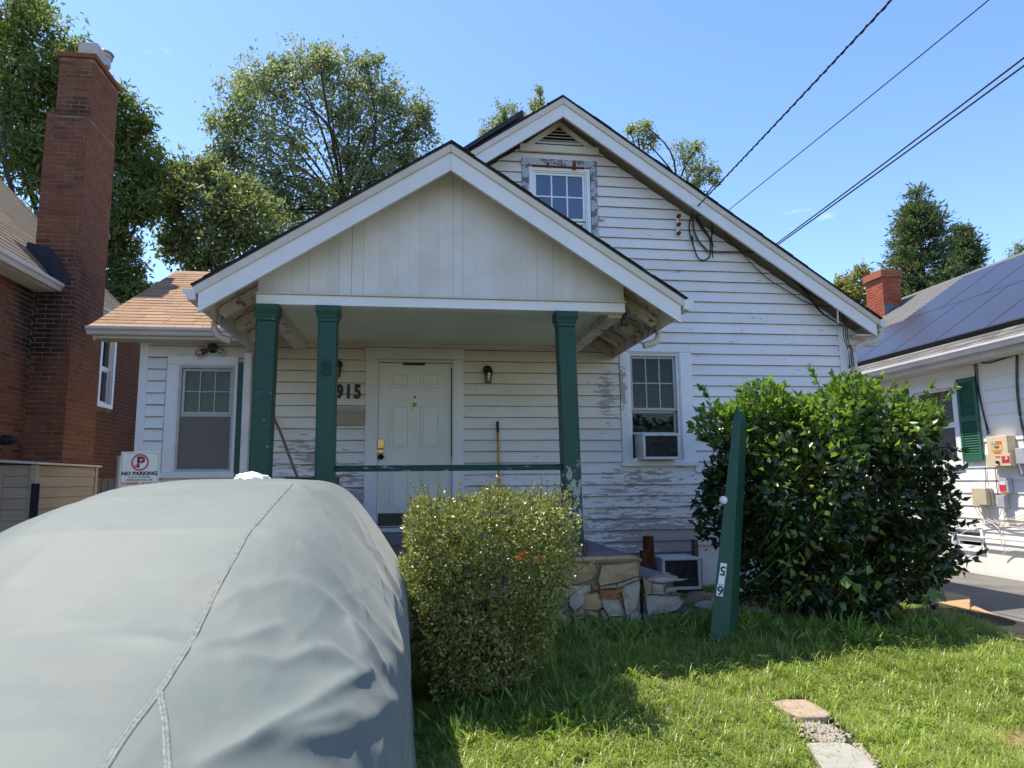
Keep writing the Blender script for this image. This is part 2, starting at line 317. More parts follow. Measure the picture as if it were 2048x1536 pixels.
M['bark'] = simple('bark', (0.075, 0.06, 0.045), (0.035, 0.028, 0.022), 12, 0.9, 0.1, 0.8, 30, (1, 1, 0.3))
M['twig'] = simple('twig', (0.14, 0.10, 0.07), (0.07, 0.05, 0.035), 20, 0.9, 0.1)
M['metal_white'] = simple('white_gutter_metal', (0.70, 0.68, 0.65), (0.60, 0.57, 0.53), 3, 0.45, 0.5)
M['gutter_tan'] = simple('cream_gutter_metal', (0.60, 0.53, 0.47), (0.52, 0.46, 0.40), 2.5, 0.45, 0.5)
M['black'] = simple('black_metal', (0.012, 0.011, 0.011), (0.02, 0.018, 0.017), 12, 0.5, 0.4)
M['cable'] = simple('black_cable', (0.012, 0.012, 0.014), (0.02, 0.02, 0.022), 20, 0.6, 0.3)
M['brass'] = simple('brass', (0.55, 0.38, 0.13), (0.40, 0.26, 0.08), 30, 0.3, 0.5, metal=0.9)
M['rust'] = simple('rust', (0.22, 0.055, 0.02), (0.10, 0.03, 0.015), 20, 0.9, 0.1, 0.5)
M['oldtrim'] = peel_mat('stripped_grey_trim', (0.42, 0.45, 0.47), [], thr=0.53, bare=(0.11, 0.115, 0.125), nscale=9, stretch=(1.5, 1.5, 1.5), dirtamt=0.2)
M['vinyl'] = simple('white_vinyl', (0.80, 0.80, 0.80), (0.76, 0.76, 0.76), 3, 0.35, 0.5)
M['door'] = peel_mat('painted_door', (0.76, 0.745, 0.69), [], thr=0.80, dirtamt=0.45, dirt=(0.74, 0.70, 0.58), nscale=3, stretch=(2, 2, 2), rough=0.4, dirt_shade_spots=[((0, W, 3.1), 1.2, (0.6, 1, 0.8), 0.5)])
def glass(name, tint, refl=1.0):
    n = NT(name); tr = n.new('ShaderNodeBsdfTransparent'); tr.inputs[0].default_value = (*tint, 1)
    gl = n.new('ShaderNodeBsdfGlossy'); gl.inputs['Roughness'].default_value = 0.03
    fr = n.new('ShaderNodeFresnel'); fr.inputs['IOR'].default_value = 1.52
    mx = n.new('ShaderNodeMixShader'); n.link(n.math('MULTIPLY', fr.outputs[0], refl, True), mx.inputs[0])
    n.link(tr.outputs[0], mx.inputs[1]); n.link(gl.outputs[0], mx.inputs[2]); n.link(mx.outputs[0], n.o.inputs['Surface']); return n.m
M['glass'] = glass('window_glass', (0.7, 0.72, 0.7), 0.45)
M['glass_blue'] = glass('attic_window_glass', (0.35, 0.42, 0.5), 4.0)
M['bulb'] = glass('bulb_glass', (0.75, 0.7, 0.6), 3.0)
M['screen'] = simple('insect_screen', (0.15, 0.135, 0.12), (0.18, 0.16, 0.145), 300, 0.8, 0.2)
M['blind'] = simple('window_blind', (0.34, 0.33, 0.27), (0.25, 0.27, 0.20), 3, 0.8, 0.2)
M['curtain'] = simple('dark_curtain', (0.055, 0.06, 0.058), (0.02, 0.022, 0.022), 8, 0.9, 0.1, stretch=(2, 1, 0.5))
M['cloth'] = simple('crumpled_curtain', (0.30, 0.31, 0.36), (0.06, 0.06, 0.075), 16, 0.9, 0.1, 0.5, 20)
M['room'] = simple('dark_room', (0.012, 0.012, 0.013), (0.02, 0.02, 0.02), 3, 0.9, 0.1)
M['ac'] = simple('white_plastic', (0.66, 0.67, 0.66), (0.58, 0.585, 0.57), 6, 0.5, 0.4)
M['ac_grille'] = simple('grey_coil', (0.10, 0.095, 0.085), (0.045, 0.042, 0.038), 18, 0.7, 0.3)
M['wood_pole'] = simple('wooden_pole', (0.27, 0.15, 0.09), (0.17, 0.09, 0.055), 20, 0.6, 0.3, stretch=(1, 1, 0.2))
M['yellow'] = simple('yellow_handle', (0.58, 0.30, 0.035), (0.48, 0.24, 0.03), 10, 0.4, 0.4)
M['bin'] = simple('dark_green_plastic', (0.012, 0.03, 0.024), (0.02, 0.04, 0.03), 6, 0.5, 0.4)
M['oldwood'] = simple('weathered_wood', (0.16, 0.13, 0.11), (0.07, 0.05, 0.04), 12, 0.9, 0.1, 0.5, 40, (3, 3, 0.4))
M['redwood'] = simple('reddish_wood', (0.17, 0.055, 0.025), (0.07, 0.025, 0.015), 12, 0.85, 0.1, 0.4, 40, (3, 3, 0.4))
def stonemat(name, cols):
    n = NT(name); k = len(cols); c = n.ramp(n.rand(), 0, 1, cols[0], cols[-1], [(i/(k-1), cols[i]) for i in range(1, k-1)])
    c = n.mix(n.ramp(n.noise(5, 7, 0.65), 0.35, 0.7), c, n.mix(0.55, c, (0.30, 0.17, 0.07))); c = n.mix(n.ramp(n.noise(14, 6, 0.7), 0.5, 0.8), c, n.mix(0.6, c, (0.07, 0.06, 0.055)))
    n.bump(n.noise(16, 7, 0.65), 0.7, 0.02); return n.done(c, 0.88, 0.2)
M['stone'] = stonemat('field_stone', [(0.36, 0.26, 0.16), (0.42, 0.36, 0.27), (0.33, 0.21, 0.12), (0.38, 0.32, 0.25), (0.28, 0.22, 0.16)])
M['stone_tan'] = stonemat('tan_stone', [(0.42, 0.29, 0.15), (0.46, 0.34, 0.19)])
M['stone_white'] = stonemat('pale_stone', [(0.44, 0.40, 0.34), (0.48, 0.43, 0.36)])
M['stone_grey'] = stonemat('blue_grey_stone', [(0.14, 0.145, 0.155), (0.17, 0.17, 0.175)])
M['stone_rust'] = stonemat('rust_stone', [(0.34, 0.13, 0.055), (0.30, 0.12, 0.06)])
M['flag_pink'] = simple('pinkish_flagstone', (0.36, 0.27, 0.205), (0.28, 0.20, 0.155), 5, 0.85, 0.2, 0.4, 40)
M['flag_grey'] = simple('grey_flagstone', (0.31, 0.295, 0.25), (0.25, 0.24, 0.21), 5, 0.85, 0.2, 0.3, 40)
M['edge_stone'] = simple('ochre_slab', (0.44, 0.28, 0.13), (0.34, 0.20, 0.10), 5, 0.85, 0.2, 0.5, 40)
M['gravel'] = stonemat('pale_gravel', [(0.40, 0.375, 0.32), (0.28, 0.26, 0.22), (0.46, 0.43, 0.37)])
M['beige'] = simple('beige_siding', (0.42, 0.34, 0.25), (0.34, 0.275, 0.20), 3, 0.75, 0.3, 0.1, 30, (0.3, 0.3, 4), 0.06)
M['navy'] = simple('navy_strip', (0.012, 0.014, 0.03), (0.018, 0.02, 0.036), 8, 0.6, 0.3)
M['tar'] = simple('roofing_tar', (0.010, 0.011, 0.016), (0.02, 0.02, 0.024), 10, 0.45, 0.4, 0.3, 30)
M['flue'] = simple('clay_flue', (0.52, 0.47, 0.40), (0.42, 0.37, 0.31), 8, 0.8, 0.2)
M['tin'] = simple('galvanised_tin', (0.50, 0.48, 0.46), (0.38, 0.36, 0.35), 14, 0.4, 0.5, metal=0.6)
M['lead'] = simple('grey_flashing', (0.17, 0.19, 0.20), (0.08, 0.09, 0.10), 14, 0.5, 0.4)
M['alsiding'] = simple('white_siding', (0.82, 0.79, 0.73), (0.78, 0.75, 0.69), 1.5, 0.55, 0.3, 0.0, randv=0.03)
M['eave_tan'] = simple('cream_eave', (0.60, 0.55, 0.47), (0.54, 0.49, 0.42), 3, 0.6, 0.3)
M['shutter_green'] = simple('green_shutter', (0.018, 0.10, 0.055), (0.026, 0.125, 0.07), 5, 0.5, 0.4)
def pv():
    n = NT('solar_glass'); n.b.inputs['Coat Weight'].default_value = 0.15; n.b.inputs['Coat Roughness'].default_value = 0.18; n.b.inputs['Coat IOR'].default_value = 1.3
    c = n.ramp(n.noise(0.8, 4, 0.5), 0.3, 0.7, (0.026, 0.027, 0.036), (0.030, 0.031, 0.041)); return n.done(c, 0.35, 0.2)
M['pv'] = pv()
M['pv_frame'] = simple('black_frame', (0.015, 0.015, 0.018), (0.02, 0.02, 0.024), 8, 0.5, 0.3)
M['meter'] = simple('cream_meter_box', (0.66, 0.54, 0.33), (0.60, 0.49, 0.30), 4, 0.5, 0.4)
M['tanbox'] = simple('tan_box', (0.54, 0.45, 0.30), (0.48, 0.40, 0.27), 4, 0.5, 0.4)
M['greybox'] = simple('grey_box', (0.42, 0.43, 0.44), (0.36, 0.37, 0.38), 6, 0.45, 0.4)
M['red'] = simple('red_label', (0.62, 0.035, 0.075), (0.55, 0.03, 0.06), 5, 0.5, 0.3)
M['orange'] = simple('orange_label', (0.75, 0.14, 0.05), (0.7, 0.12, 0.04), 5, 0.5, 0.3)
M['yellowlab'] = simple('yellow_label', (0.72, 0.50, 0.13), (0.66, 0.45, 0.12), 5, 0.5, 0.3)
M['sign'] = simple('sign_white', (0.62, 0.62, 0.54), (0.56, 0.56, 0.48), 5, 0.45, 0.4)
M['signred'] = simple('sign_red', (0.55, 0.06, 0.09), (0.50, 0.05, 0.08), 5, 0.5, 0.3)
M['signblack'] = simple('sign_black', (0.02, 0.018, 0.022), (0.03, 0.026, 0.03), 5, 0.5, 0.3)
M['signgrey'] = simple('sign_grey', (0.16, 0.14, 0.12), (0.2, 0.18, 0.15), 5, 0.5, 0.3)
M['plate'] = simple('number_plate_white', (0.72, 0.72, 0.70), (0.66, 0.66, 0.64), 5, 0.4, 0.4)
M['bag'] = simple('white_plastic_film', (0.82, 0.82, 0.84), (0.72, 0.73, 0.76), 9, 0.3, 0.5, 0.3, 14)
M['flower'] = leafmat('orange_petal', [(0.75, 0.10, 0.02), (0.8, 0.16, 0.03), (0.7, 0.07, 0.02)], 0.5, 0.35)
def cover():
    n = NT('car_cover_fabric'); c = n.ramp(n.noise(2.2, 7, 0.6), 0.35, 0.75, (0.097, 0.117, 0.105), (0.119, 0.138, 0.122))
    c = n.mix(n.ramp(n.noise(9, 7, 0.7, (1, 0.4, 1)), 0.55, 0.72), c, (0.122, 0.136, 0.120))
    c = n.mix(n.ramp(n.noise(3.1, 5, 0.6, (1, 1, 1), (4, 2, 1)), 0.56, 0.74), c, (0.128, 0.132, 0.114))
    wv = n.new('ShaderNodeTexWave'); wv.inputs['Scale'].default_value = 95; wv.inputs['Distortion'].default_value = 0.6; wv.inputs['Detail'].default_value = 1
    n.link(n.vec((0.3, 1, 0.3)), wv.inputs['Vector'])
    wv2 = n.new('ShaderNodeTexWave'); wv2.inputs['Scale'].default_value = 80; wv2.inputs['Distortion'].default_value = 0.6; n.link(n.vec((1, 0.1, 0.6), rot=(0, 0, 0.3)), wv2.inputs['Vector'])
    h = n.math('ADD', n.math('MULTIPLY', n.math('ADD', wv.outputs['Fac'], wv2.outputs['Fac']), 0.014), n.math('MULTIPLY', n.noise(7, 5, 0.5), 0.45))
    n.bump(h, 0.30, 0.013); n.b.inputs['Sheen Weight'].default_value = 0.15; return n.done(c, 0.62, 0.35)
M['cover'] = cover()
M['strap'] = simple('pale_strap', (0.19, 0.205, 0.182), (0.10, 0.112, 0.10), 60, 0.7, 0.3)
# ------------------------------------------------------------------ setting: ground, drive, unseen street added for bounce
def axis(lo, hi, dense, far):
    a = list(np.arange(lo, hi+1e-6, dense)); s = dense
    L, Rr = [lo], [hi]
    while L[-1] > -far: s *= 1.5; L.append(L[-1]-s)
    s = dense
    while Rr[-1] < far: s *= 1.5; Rr.append(Rr[-1]+s)
    return np.array(sorted(L[1:])+a+Rr[1:])
gx, gy = axis(-6, 10, 0.2, 420), axis(-1, 14, 0.2, 420)
GX, GY = np.meshgrid(gx, gy); V = np.stack([GX, GY, ground_h(GX, GY)], -1).reshape(-1, 3)
nx, ny = len(gx), len(gy); ii = (np.arange(ny-1)[:, None]*nx+np.arange(nx-1)[None]).ravel()
npmesh('ground', V, np.stack([ii, ii+1, ii+nx+1, ii+nx], 1), M['soil'], smooth=True, kind='structure')
def sheet(name, x0, x1, y0, y1, dz, mat, n=30):
    xs, ys = np.linspace(x0, x1, n), np.linspace(y0, y1, n); A, B = np.meshgrid(xs, ys)
    V = np.stack([A, B, ground_h(A, B)+dz], -1).reshape(-1, 3); jj = (np.arange(n-1)[:, None]*n+np.arange(n-1)[None]).ravel()
    return npmesh(name, V, np.stack([jj, jj+1, jj+n+1, jj+n], 1), mat, smooth=True, kind='structure')
sheet('driveway', 6.12, 8.5, -2.4, 24, 0.012, M['asphalt'], 50)
sheet('parking_pad', -2.9, -0.3, -2.4, 6.0, 0.012, M['concrete'], 30)
sheet('bounce_sidewalk', -40, 40, -2.4, -1.2, 0.05, M['concrete'], 10)  # out of view behind the camera, added to bounce light
sheet('bounce_road', -60, 60, -13, -2.9, 0.01, M['asphalt'], 10)  # also unseen, put in for its bounce on the facade

# ------------------------------------------------------------------ the white house
HOUSE = thing('clapboard_house', (1.3, W, 0.3), 'white clapboard bungalow with peeling paint and a green posted gabled porch', 'house')
Y0 = W
def strips(x0, x1, z0, z1, holes):
    xs = sorted({x0, x1, *[h[0] for h in holes], *[h[1] for h in holes]}); out = []
    for a, b in zip(xs[:-1], xs[1:]):
        mid = (a+b)/2; cuts = sorted([(h[2], h[3]) for h in holes if h[0] < mid < h[1]]); z = z0
        for c0, c1 in cuts:
            if c0 > z: out.append((a, b, z, c0))
            z = c1
        if z < z1: out.append((a, b, z, z1))
    return out
DOOR = (-0.445, 0.468, 1.03, 3.085); WR = (2.70, 3.41, 1.83, 3.235); WL = (-2.755, -2.095, 1.735, 3.0); WA = (1.455, 2.285, 4.35, 5.70)
PK, PZ, PS = 1.87, 6.53, 0.677             # main ridge x, z and slope
def zmain(x): return PZ-PS*abs(x-PK)
cells = [box(a, b, W, W+0.14, c, d) for a, b, c, d in strips(-3.17, 5.75, 0.35, 3.36, [(-0.45, 0.475, 0.9, 3.09), WR, WL])]
uz = 0.24
def gab(x0, x1, zb=None):
    xs = sorted({x0, x1} | ({PK} if x0 < PK < x1 else set()))
    return prism([(x0, zb or 3.36), (x1, zb or 3.36)]+[(x, zmain(x)-uz) for x in xs[::-1]], W, W+0.14, 'y')
cells += [gab(-2.0, WA[0]), gab(WA[1], 5.75), box(WA[0], WA[1], W, W+0.14, 3.36, WA[2]), gab(WA[0], WA[1], WA[3])]
cells += [box(5.61, 5.75, W+0.14, 17, 0.3, 3.6), box(-3.17, -3.03, W+0.14, 13.5, 0.3, 3.36), box(-3.17, 5.75, 16.86, 17, 0.3, 3.6), gab(-2.0, 5.75)]
v, f = cells[-1]; cells[-1] = ([(a, b+8.26, c) for a, b, c in v], f)
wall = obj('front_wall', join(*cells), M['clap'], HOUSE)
# clapboards, one object each
def clap(x0b, x1b, x0t, x1t, z0, z1, Y, par, mats=None):
    n_ = max(2, int((x1b-x0b)/0.45)+1); sd_ = random.uniform(0, 99); V, F, fm = [], [], []
    yb0, yk = Y-0.025+random.uniform(-0.004, 0.003), Y-0.0005; tilt = random.uniform(-0.003, 0.003)
    for i in range(n_+1):
        t = i/n_; xb, xt = x0b+(x1b-x0b)*t, x0t+(x1t-x0t)*t
        wz = 0.0035*mn.noise(Vector((xb*1.1, sd_, 0)))+tilt*(t-0.5); yb = yb0+0.004*mn.noise(Vector((xb*1.6, sd_, 5))); e_ = 0.005+0.006*max(0, mn.noise(Vector((xb*2.5, sd_, 9)))+0.3)
        za = z0+wz; yt = Y-0.004; ye = yb+(yt-yb)*e_/(z1-z0)
        V += [(xb, yk, za), (xb, yb, za), (xb, ye, za+e_), (xt, yt, z1+0.012), (xt, yk, z1+0.012)]
    for i in range(n_):
        a, b = i*5, i*5+5
        for k, m_ in ((0, 1), (1, 1), (2, 0), (3, 0)): F.append((a+k, b+k, b+k+1, a+k+1)); fm.append(m_)  # front strip: worn bare edge that also colours in the lap shadow line
    e = n_*5; F += [(0, 1, 2, 3, 4), (e+4, e+3, e+2, e+1, e)]; fm += [0, 0]
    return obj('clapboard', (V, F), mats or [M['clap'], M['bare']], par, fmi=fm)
EX = 0.14; z = 0.70
avoid = [(-0.585, 0.60, 0.0, 3.235), (2.595, 3.565, 1.735, 3.345), (-2.885, -1.93, 1.68, 3.11), (1.365, 2.375, 4.2, 5.80)]
while z < 6.2:
    zt = z+EX
    if zt <= 3.40: spans = [(-3.09, 5.665)]
    else:
        h = lambda q: (PZ-uz-q)/PS
        spans = [(PK-h(z), PK+h(z))]
    if z < 0.85: spans = [(2.1, 5.665)]
    for h0, h1, c, d in avoid:
        if z+EX*0.5 > c and z+EX*0.5 < d:
            ns = []
            for a, b in spans:
                if h1 <= a or h0 >= b: ns.append((a, b))
                else:
                    if h0 > a: ns.append((a, h0))
                    if h1 < b: ns.append((h1, b))
            spans = ns
    if 5.93 < z+EX/2: spans = [s for s in spans]
    for a, b in spans:
        cut = zt > 3.40
        segs = [a]
        while b-segs[-1] > 4.6: segs.append(segs[-1]+random.uniform(2.4, 4.2))
        segs.append(b)
        for s0, s1 in zip(segs[:-1], segs[1:]):
            t0, t1 = s0, s1
            if cut:
                hz = (PZ-uz-zt-0.012)/PS
                if s0 < PK-hz: t0 = PK-max(hz, 0)
                if s1 > PK+hz: t1 = PK+max(hz, 0)
                if t1-t0 < 0.05: continue
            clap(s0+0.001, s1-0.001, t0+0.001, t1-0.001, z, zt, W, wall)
    z = zt
# corner boards, frieze strip
for x0, x1 in ((-3.18, -3.085), (5.66, 5.775)): bevel(obj('corner_board', box(x0, x1, W-0.03, W+0.1, 0.5 if x0 > 0 else 0.4, 3.36 if x0 < 0 else 3.62), M['trim'], HOUSE), 0.004)
obj('frieze_board', box(-3.18, -1.95, W-0.026, W, 3.25, 3.36), M['mould'], HOUSE)

def roof(xc, zc, sl, xl, xr, yf, yb, name, mdt=0.018, bd=(0.018, 0.10, 0.27), deckm='soffit', yback=None):
    """two slopes with shingle edge, deck, rake moulding and barge board; returns the roof part"""
    zt = lambda x: zc-sl*abs(x-xc)
    def band(x0, x1, a, b, y0, y1): return prism([(x0, zt(x0)-a), (x1, zt(x1)-a), (x1, zt(x1)-b), (x0, zt(x0)-b)], y0, y1, 'y')
    r = obj(name, join(band(xl, xc, 0, mdt, yf-0.03, yb), band(xc, xr, 0, mdt, yf-0.03, yb)), M['shingle_dark'], HOUSE)
    # ragged shingle ends over the rake, one strip per course
    n = 22
    for side in (0, 1):
        xs = np.linspace(xc, xr if side else xl, n)
        for a, b in zip(xs[:-1], xs[1:]):
            d = random.uniform(0.0, 0.022); t = random.uniform(0.002, 0.007)
            b2 = b+(b-a)*0.12
            p = [(a, zt(a)+0.004), (b2, zt(b2)+0.004), (b2, zt(b2)+t+0.006), (a, zt(a)+0.008)]
            obj('shingle_course', prism(p if side else p[::-1], yf-0.035-d, min(yb, yf+1.4), 'y'), M['shingle_dark'], r)
    for s, (x0, x1) in enumerate(((xl, xc), (xc, xr))):
        obj('roof_deck', band(x0, x1, mdt+0.002, mdt+0.035, yf+0.03, yb), M[deckm], HOUSE)
        bevel(obj('rake_moulding', band(x0, x1, bd[0], bd[1], yf-0.028, yf+0.03), M['mould'], HOUSE), 0.008)
        lo = bd[2]; g = 0.0015 if s else -0.0015
        xe = x0+0.05 if s == 0 else x1-0.05
        xa, xb = (xe, xc-0.001) if s == 0 else (xc+0.001, xe)
        obj('barge_board', band(xa, xb, bd[1]+0.001, lo, yf-0.008, yf+0.028), M['rake'], HOUSE)
    return r
MROOF = roof(PK, PZ, PS, -2.3, 6.08, 8.3, 17.2, 'main_roof', bd=(0.018, 0.105, 0.275))
def zp(x): return 4.745-0.648*abs(x-0.316)
PROOF = roof(0.316, 4.745, 0.648, -1.905, 2.545, 6.2, W-0.03, 'porch_roof')
# exposed porch soffit boards + lookout at the rake, rafter tails
for s in (-1, 1):
    xe = 2.49 if s > 0 else -1.85; xb = 2.05 if s > 0 else -1.45
    for yy in (6.28, 6.86, 7.44, 8.02, 8.52):
        p = [(xb, zp(xb)-0.066), (xe, zp(xe)-0.066), (xe, zp(xe)-0.13), (xe-s*0.05, zp(xe)-0.165), (xe-s*0.14, zp(xe-s*0.14)-0.19), (xb, zp(xb)-0.21)]
        bevel(obj('rafter_tail', prism(p, yy-0.025, yy+0.025, 'y'), M['soffit'], HOUSE), 0.006)
    obj('fascia_board', box(xe, xe+s*0.022, 6.235, W-0.03, zp(xe)-0.20, zp(xe)-0.05), M['soffit'], HOUSE)
def gutter(xin, s, y0, y1, zt, wd=0.10, hh=0.095, mat='metal_white', name='gutter', par=None):
    q = [(0, 0), (0, -hh), (wd*0.62, -hh), (wd*0.78, -hh*0.55), (wd, -hh*0.35), (wd, 0)]
    inn = [(wd-0.004, 0), (wd-0.004, -hh*0.35+0.003), (wd*0.75, -hh*0.55+0.005), (wd*0.6, -hh+0.004), (0.004, -hh+0.004), (0.004, 0)]
    poly = [(xin+s*a, zt+b) for a, b in q+inn]
    cap = [(xin+s*a, zt+b) for a, b in q]
    return obj(name, join(prism(poly, y0, y1, 'y'), prism(cap, y0-0.003, y0-0.0005, 'y'), prism(cap, y1+0.0005, y1+0.003, 'y')), M[mat], par or HOUSE)
gutter(2.515, 1, 6.165, 8.52, 3.285); gutter(-1.875, -1, 6.165, 8.52, 3.265)
gutter(6.075, 1, 8.27, 17, 3.66, mat='metal_white')
def pipe(pts, r, mat, name, par, n=6, seg=8): return obj(name, tube(spline(pts, n), r, seg), M[mat], par, smooth=True)
a = onX(1313, 640, 2.56)
pipe([(2.57, a[1], 3.22), (2.575, a[1], 3.12), (2.53, a[1]-0.005, 3.05), (2.44, a[1]-0.01, 3.02), (2.40, a[1]-0.01, 3.01)], 0.036, 'gutter_tan', 'downspout_elbow', HOUSE)
a = onX(430, 640, -1.93)
pipe([(-1.93, a[1], 3.2), (-1.93, a[1], 3.1), (-1.88, a[1]-0.005, 3.02), (-1.80, a[1]-0.01, 2.985), (-1.77, a[1]-0.01, 2.98)], 0.036, 'gutter_tan', 'downspout_elbow', HOUSE)
bevel(obj('downspout', box(-1.985, -1.90, 8.44, 8.52, 1.05, 3.13), M['metal_white'], HOUSE), 0.01)
a = onY(1712, 690, 8.35)
pipe([(6.12, 8.35, 3.56), (6.12, 8.35, 3.47), (6.05, 8.37, 3.40), (5.90, 8.45, 3.36), (5.83, 8.5, 3.28), (5.82, 8.52, 3.1), (5.82, 8.52, 0.6)], 0.042, 'gutter_tan', 'downspout', HOUSE)
pipe([(6.10, 8.6, 3.42), (5.98, 8.62, 3.40), (5.83, 8.66, 3.36)], 0.03, 'metal_white', 'downspout_strap', HOUSE)
# eave return behind the main rake
obj('eave_fascia', box(6.045, 6.07, 8.335, 17, 3.46, 3.61), M['soffit'], HOUSE)
obj('eave_soffit', box(5.78, 6.044, 8.34, 17, 3.455, 3.475), M['soffit'], HOUSE)
# dark panel lying on the left slope
zl = lambda x: zmain(x)
obj('roof_panel', prism([(0.2, zl(0.2)+0.06), (1.36, zl(1.36)+0.10), (1.36, zl(1.36)+0.15), (1.33, zl(1.33)+0.175), (0.2, zl(0.2)+0.11)], 8.36, 10.2, 'y'), M['tarp'], HOUSE)
obj('panel_rail', box(0.9, 0.95, 8.45, 10.1, zl(0.95)-0.02, zl(0.9)+0.085), M['tarp'], HOUSE)

# porch gable: vertical boards, each its own piece, over the beam
x = -1.43
while x < 2.03:
    wd = random.uniform(0.085, 0.20); x1 = min(x+wd, 2.035); yo = 6.5-random.uniform(0, 0.0012); g = random.choice((0.0002, 0.0003, 0.0003, 0.0004, 0.0005, 0.0014))
    top = [(q, zp(q)-0.075) for q in ([x1-g, 0.316, x+g] if x < 0.316 < x1 else [x1-g, x+g])]
    obj('gable_board', prism([(x+g, 3.335), (x1-g, 3.335)]+top, yo, 6.55, 'y'), M['gable'], HOUSE); x = x1
obj('gable_backing', prism([(-1.43, 3.34), (2.03, 3.34), (2.03, zp(2.03)-0.08), (0.316, zp(0.316)-0.08), (-1.43, zp(-1.43)-0.08)], 6.551, 6.575, 'y'), M['oldwood'], HOUSE)
bevel(obj('porch_beam', join(box(-1.44, 2.04, 6.475, 6.6, 3.225, 3.318)), M['trim'], HOUSE), 0.005)
bevel(obj('beam_drip_cap', box(-1.445, 2.045, 6.45, 6.5, 3.319, 3.336), M['mould'], HOUSE), 0.004)
for x0 in (-1.44, 1.90): bevel(obj('porch_side_beam', box(x0, x0+0.14, 6.601, W-0.02, 3.20, 3.34), M['soffit'], HOUSE), 0.005)
for s, x0 in ((-1, -1.432), (1, 2.008)):
    obj('side_gable_closer', prism([(6.56, 3.342), (W-0.02, 3.342), (W-0.02, 3.52), (6.56, 3.52)], x0, x0+0.02, 'x'), M['soffit'], HOUSE)
obj('porch_ceiling', box(-1.299, 1.899, 6.601, W-0.022, 3.285, 3.305), M['ceil'], HOUSE)
obj('ceiling_trim', box(-1.299, 1.899, W-0.05, W-0.0225, 3.245, 3.284), M['mould'], HOUSE)

# posts
def post(xb, zb, xt, zt, y, hw, name='porch_post'):
    def ring(xc, z, h): return [(xc-h, y-h, z), (xc+h, y-h, z), (xc+h, y+h, z), (xc-h, y+h, z)]
    o = bevel(obj(name, hexa(ring(xb, zb, hw)+ring(xt, zt-0.15, hw)), M['green'], HOUSE), 0.012)
    lv = [(zt-0.15, hw+0.001), (zt-0.118, hw+0.003), (zt-0.112, hw+0.009), (zt-0.095, hw+0.011), (zt-0.058, hw+0.026), (zt-0.05, hw+0.020), (zt-0.002, hw+0.022)]
    V, F = [], []
    for zz, h in lv: V += ring(xt, zz, h)
    for i in range(len(lv)-1):
        for k in range(4): F.append((i*4+k, i*4+(k+1) % 4, i*4+4+(k+1) % 4, i*4+4+k))
    F += [(3, 2, 1, 0), tuple(range(len(V)-4, len(V)))]
    bevel(obj('capital', (V, F), M['green'], o), 0.004); return o
PY = 6.56
post(-1.365, 0.886, -1.345, 3.225, PY, 0.088); P2 = post(-0.79, 0.886, -0.80, 3.225, PY, 0.085); post(1.487, 1.03, 1.45, 3.225, PY, 0.085)
bevel(obj('post_block', box(1.375, 1.60, PY-0.11, PY+0.1, 0.8865, 1.029), M['oldwood'], HOUSE), 0.006)
for xx in (1.395, 1.56): obj('block_plank', box(xx, xx+0.03, PY-0.125, PY-0.111, 0.887, 1.02), M['oldwood'], HOUSE)
bevel(obj('porch_rail', prism([(PY-0.03, 1.70), (PY+0.03, 1.70), (PY+0.035, 1.735), (PY, 1.757), (PY-0.035, 1.735)], -0.703, 1.39, 'x'), peel_mat('rail_paint', (0.008, 0.055, 0.037), [], thr=0.60, bare=(0.26, 0.25, 0.23), nscale=5, stretch=(1.5, 6, 6), dirtamt=0.2), HOUSE), 0.004)
e = stand(TXT['8'], -0.80, PY-0.094, 2.575); o = obj('painted_over_numeral', e, simple('numeral_under_paint', (0.004, 0.036, 0.028), (0.006, 0.045, 0.034), 8, 0.6), HOUSE)

# porch platform with field stones
base = obj('porch_base', join(box(-1.55, 2.06, 6.40, W-0.04, 0.0, 0.844)), simple('stone_mortar', (0.26, 0.21, 0.15), (0.19, 0.15, 0.11), 6, 0.95, 0.1, 0.6, 40), HOUSE)
bevel(obj('porch_slab', box(-1.58, 2.09, 6.385, W-0.035, 0.845, 0.886), M['slab'], HOUSE), 0.01)
bevel(obj('door_step', box(-0.62, 0.64, 8.2, W-0.036, 0.887, 1.014), M['slab'], HOUSE), 0.01)
q = lambda x, y: (1000+x/4.096, 1060+y/4.096)
def stone_px(poly, Y, mat, depth=0.1, out=0.0, par=None, name='stone', crop=q):
    pts = np.array([onY(*crop(*p), Y)[[0, 2]] for p in poly]); c = pts.mean(0); pts = c+(pts-c)*0.975
    ring = [tuple(p) for p in pts]
    V = [(p[0], Y-out+random.uniform(-0.012, 0.012), p[1]) for p in ring]+[(p[0], Y+depth, p[1]) for p in ring]; n = len(ring)
    cf = (c[0], Y-out-random.uniform(0.012, 0.03), c[1]); V.append(cf)
    F = [(i, (i+1) % n, 2*n) for i in range(n)]+[(i, n+i, n+(i+1) % n, (i+1) % n) for i in range(n)]+[tuple(range(n, 2*n))]
    F = [t[::-1] if len(t) == 3 else t for t in F]
    return bevel(obj(name, (V, F), M[mat], par or base), 0.018, 3)
YS = 6.37
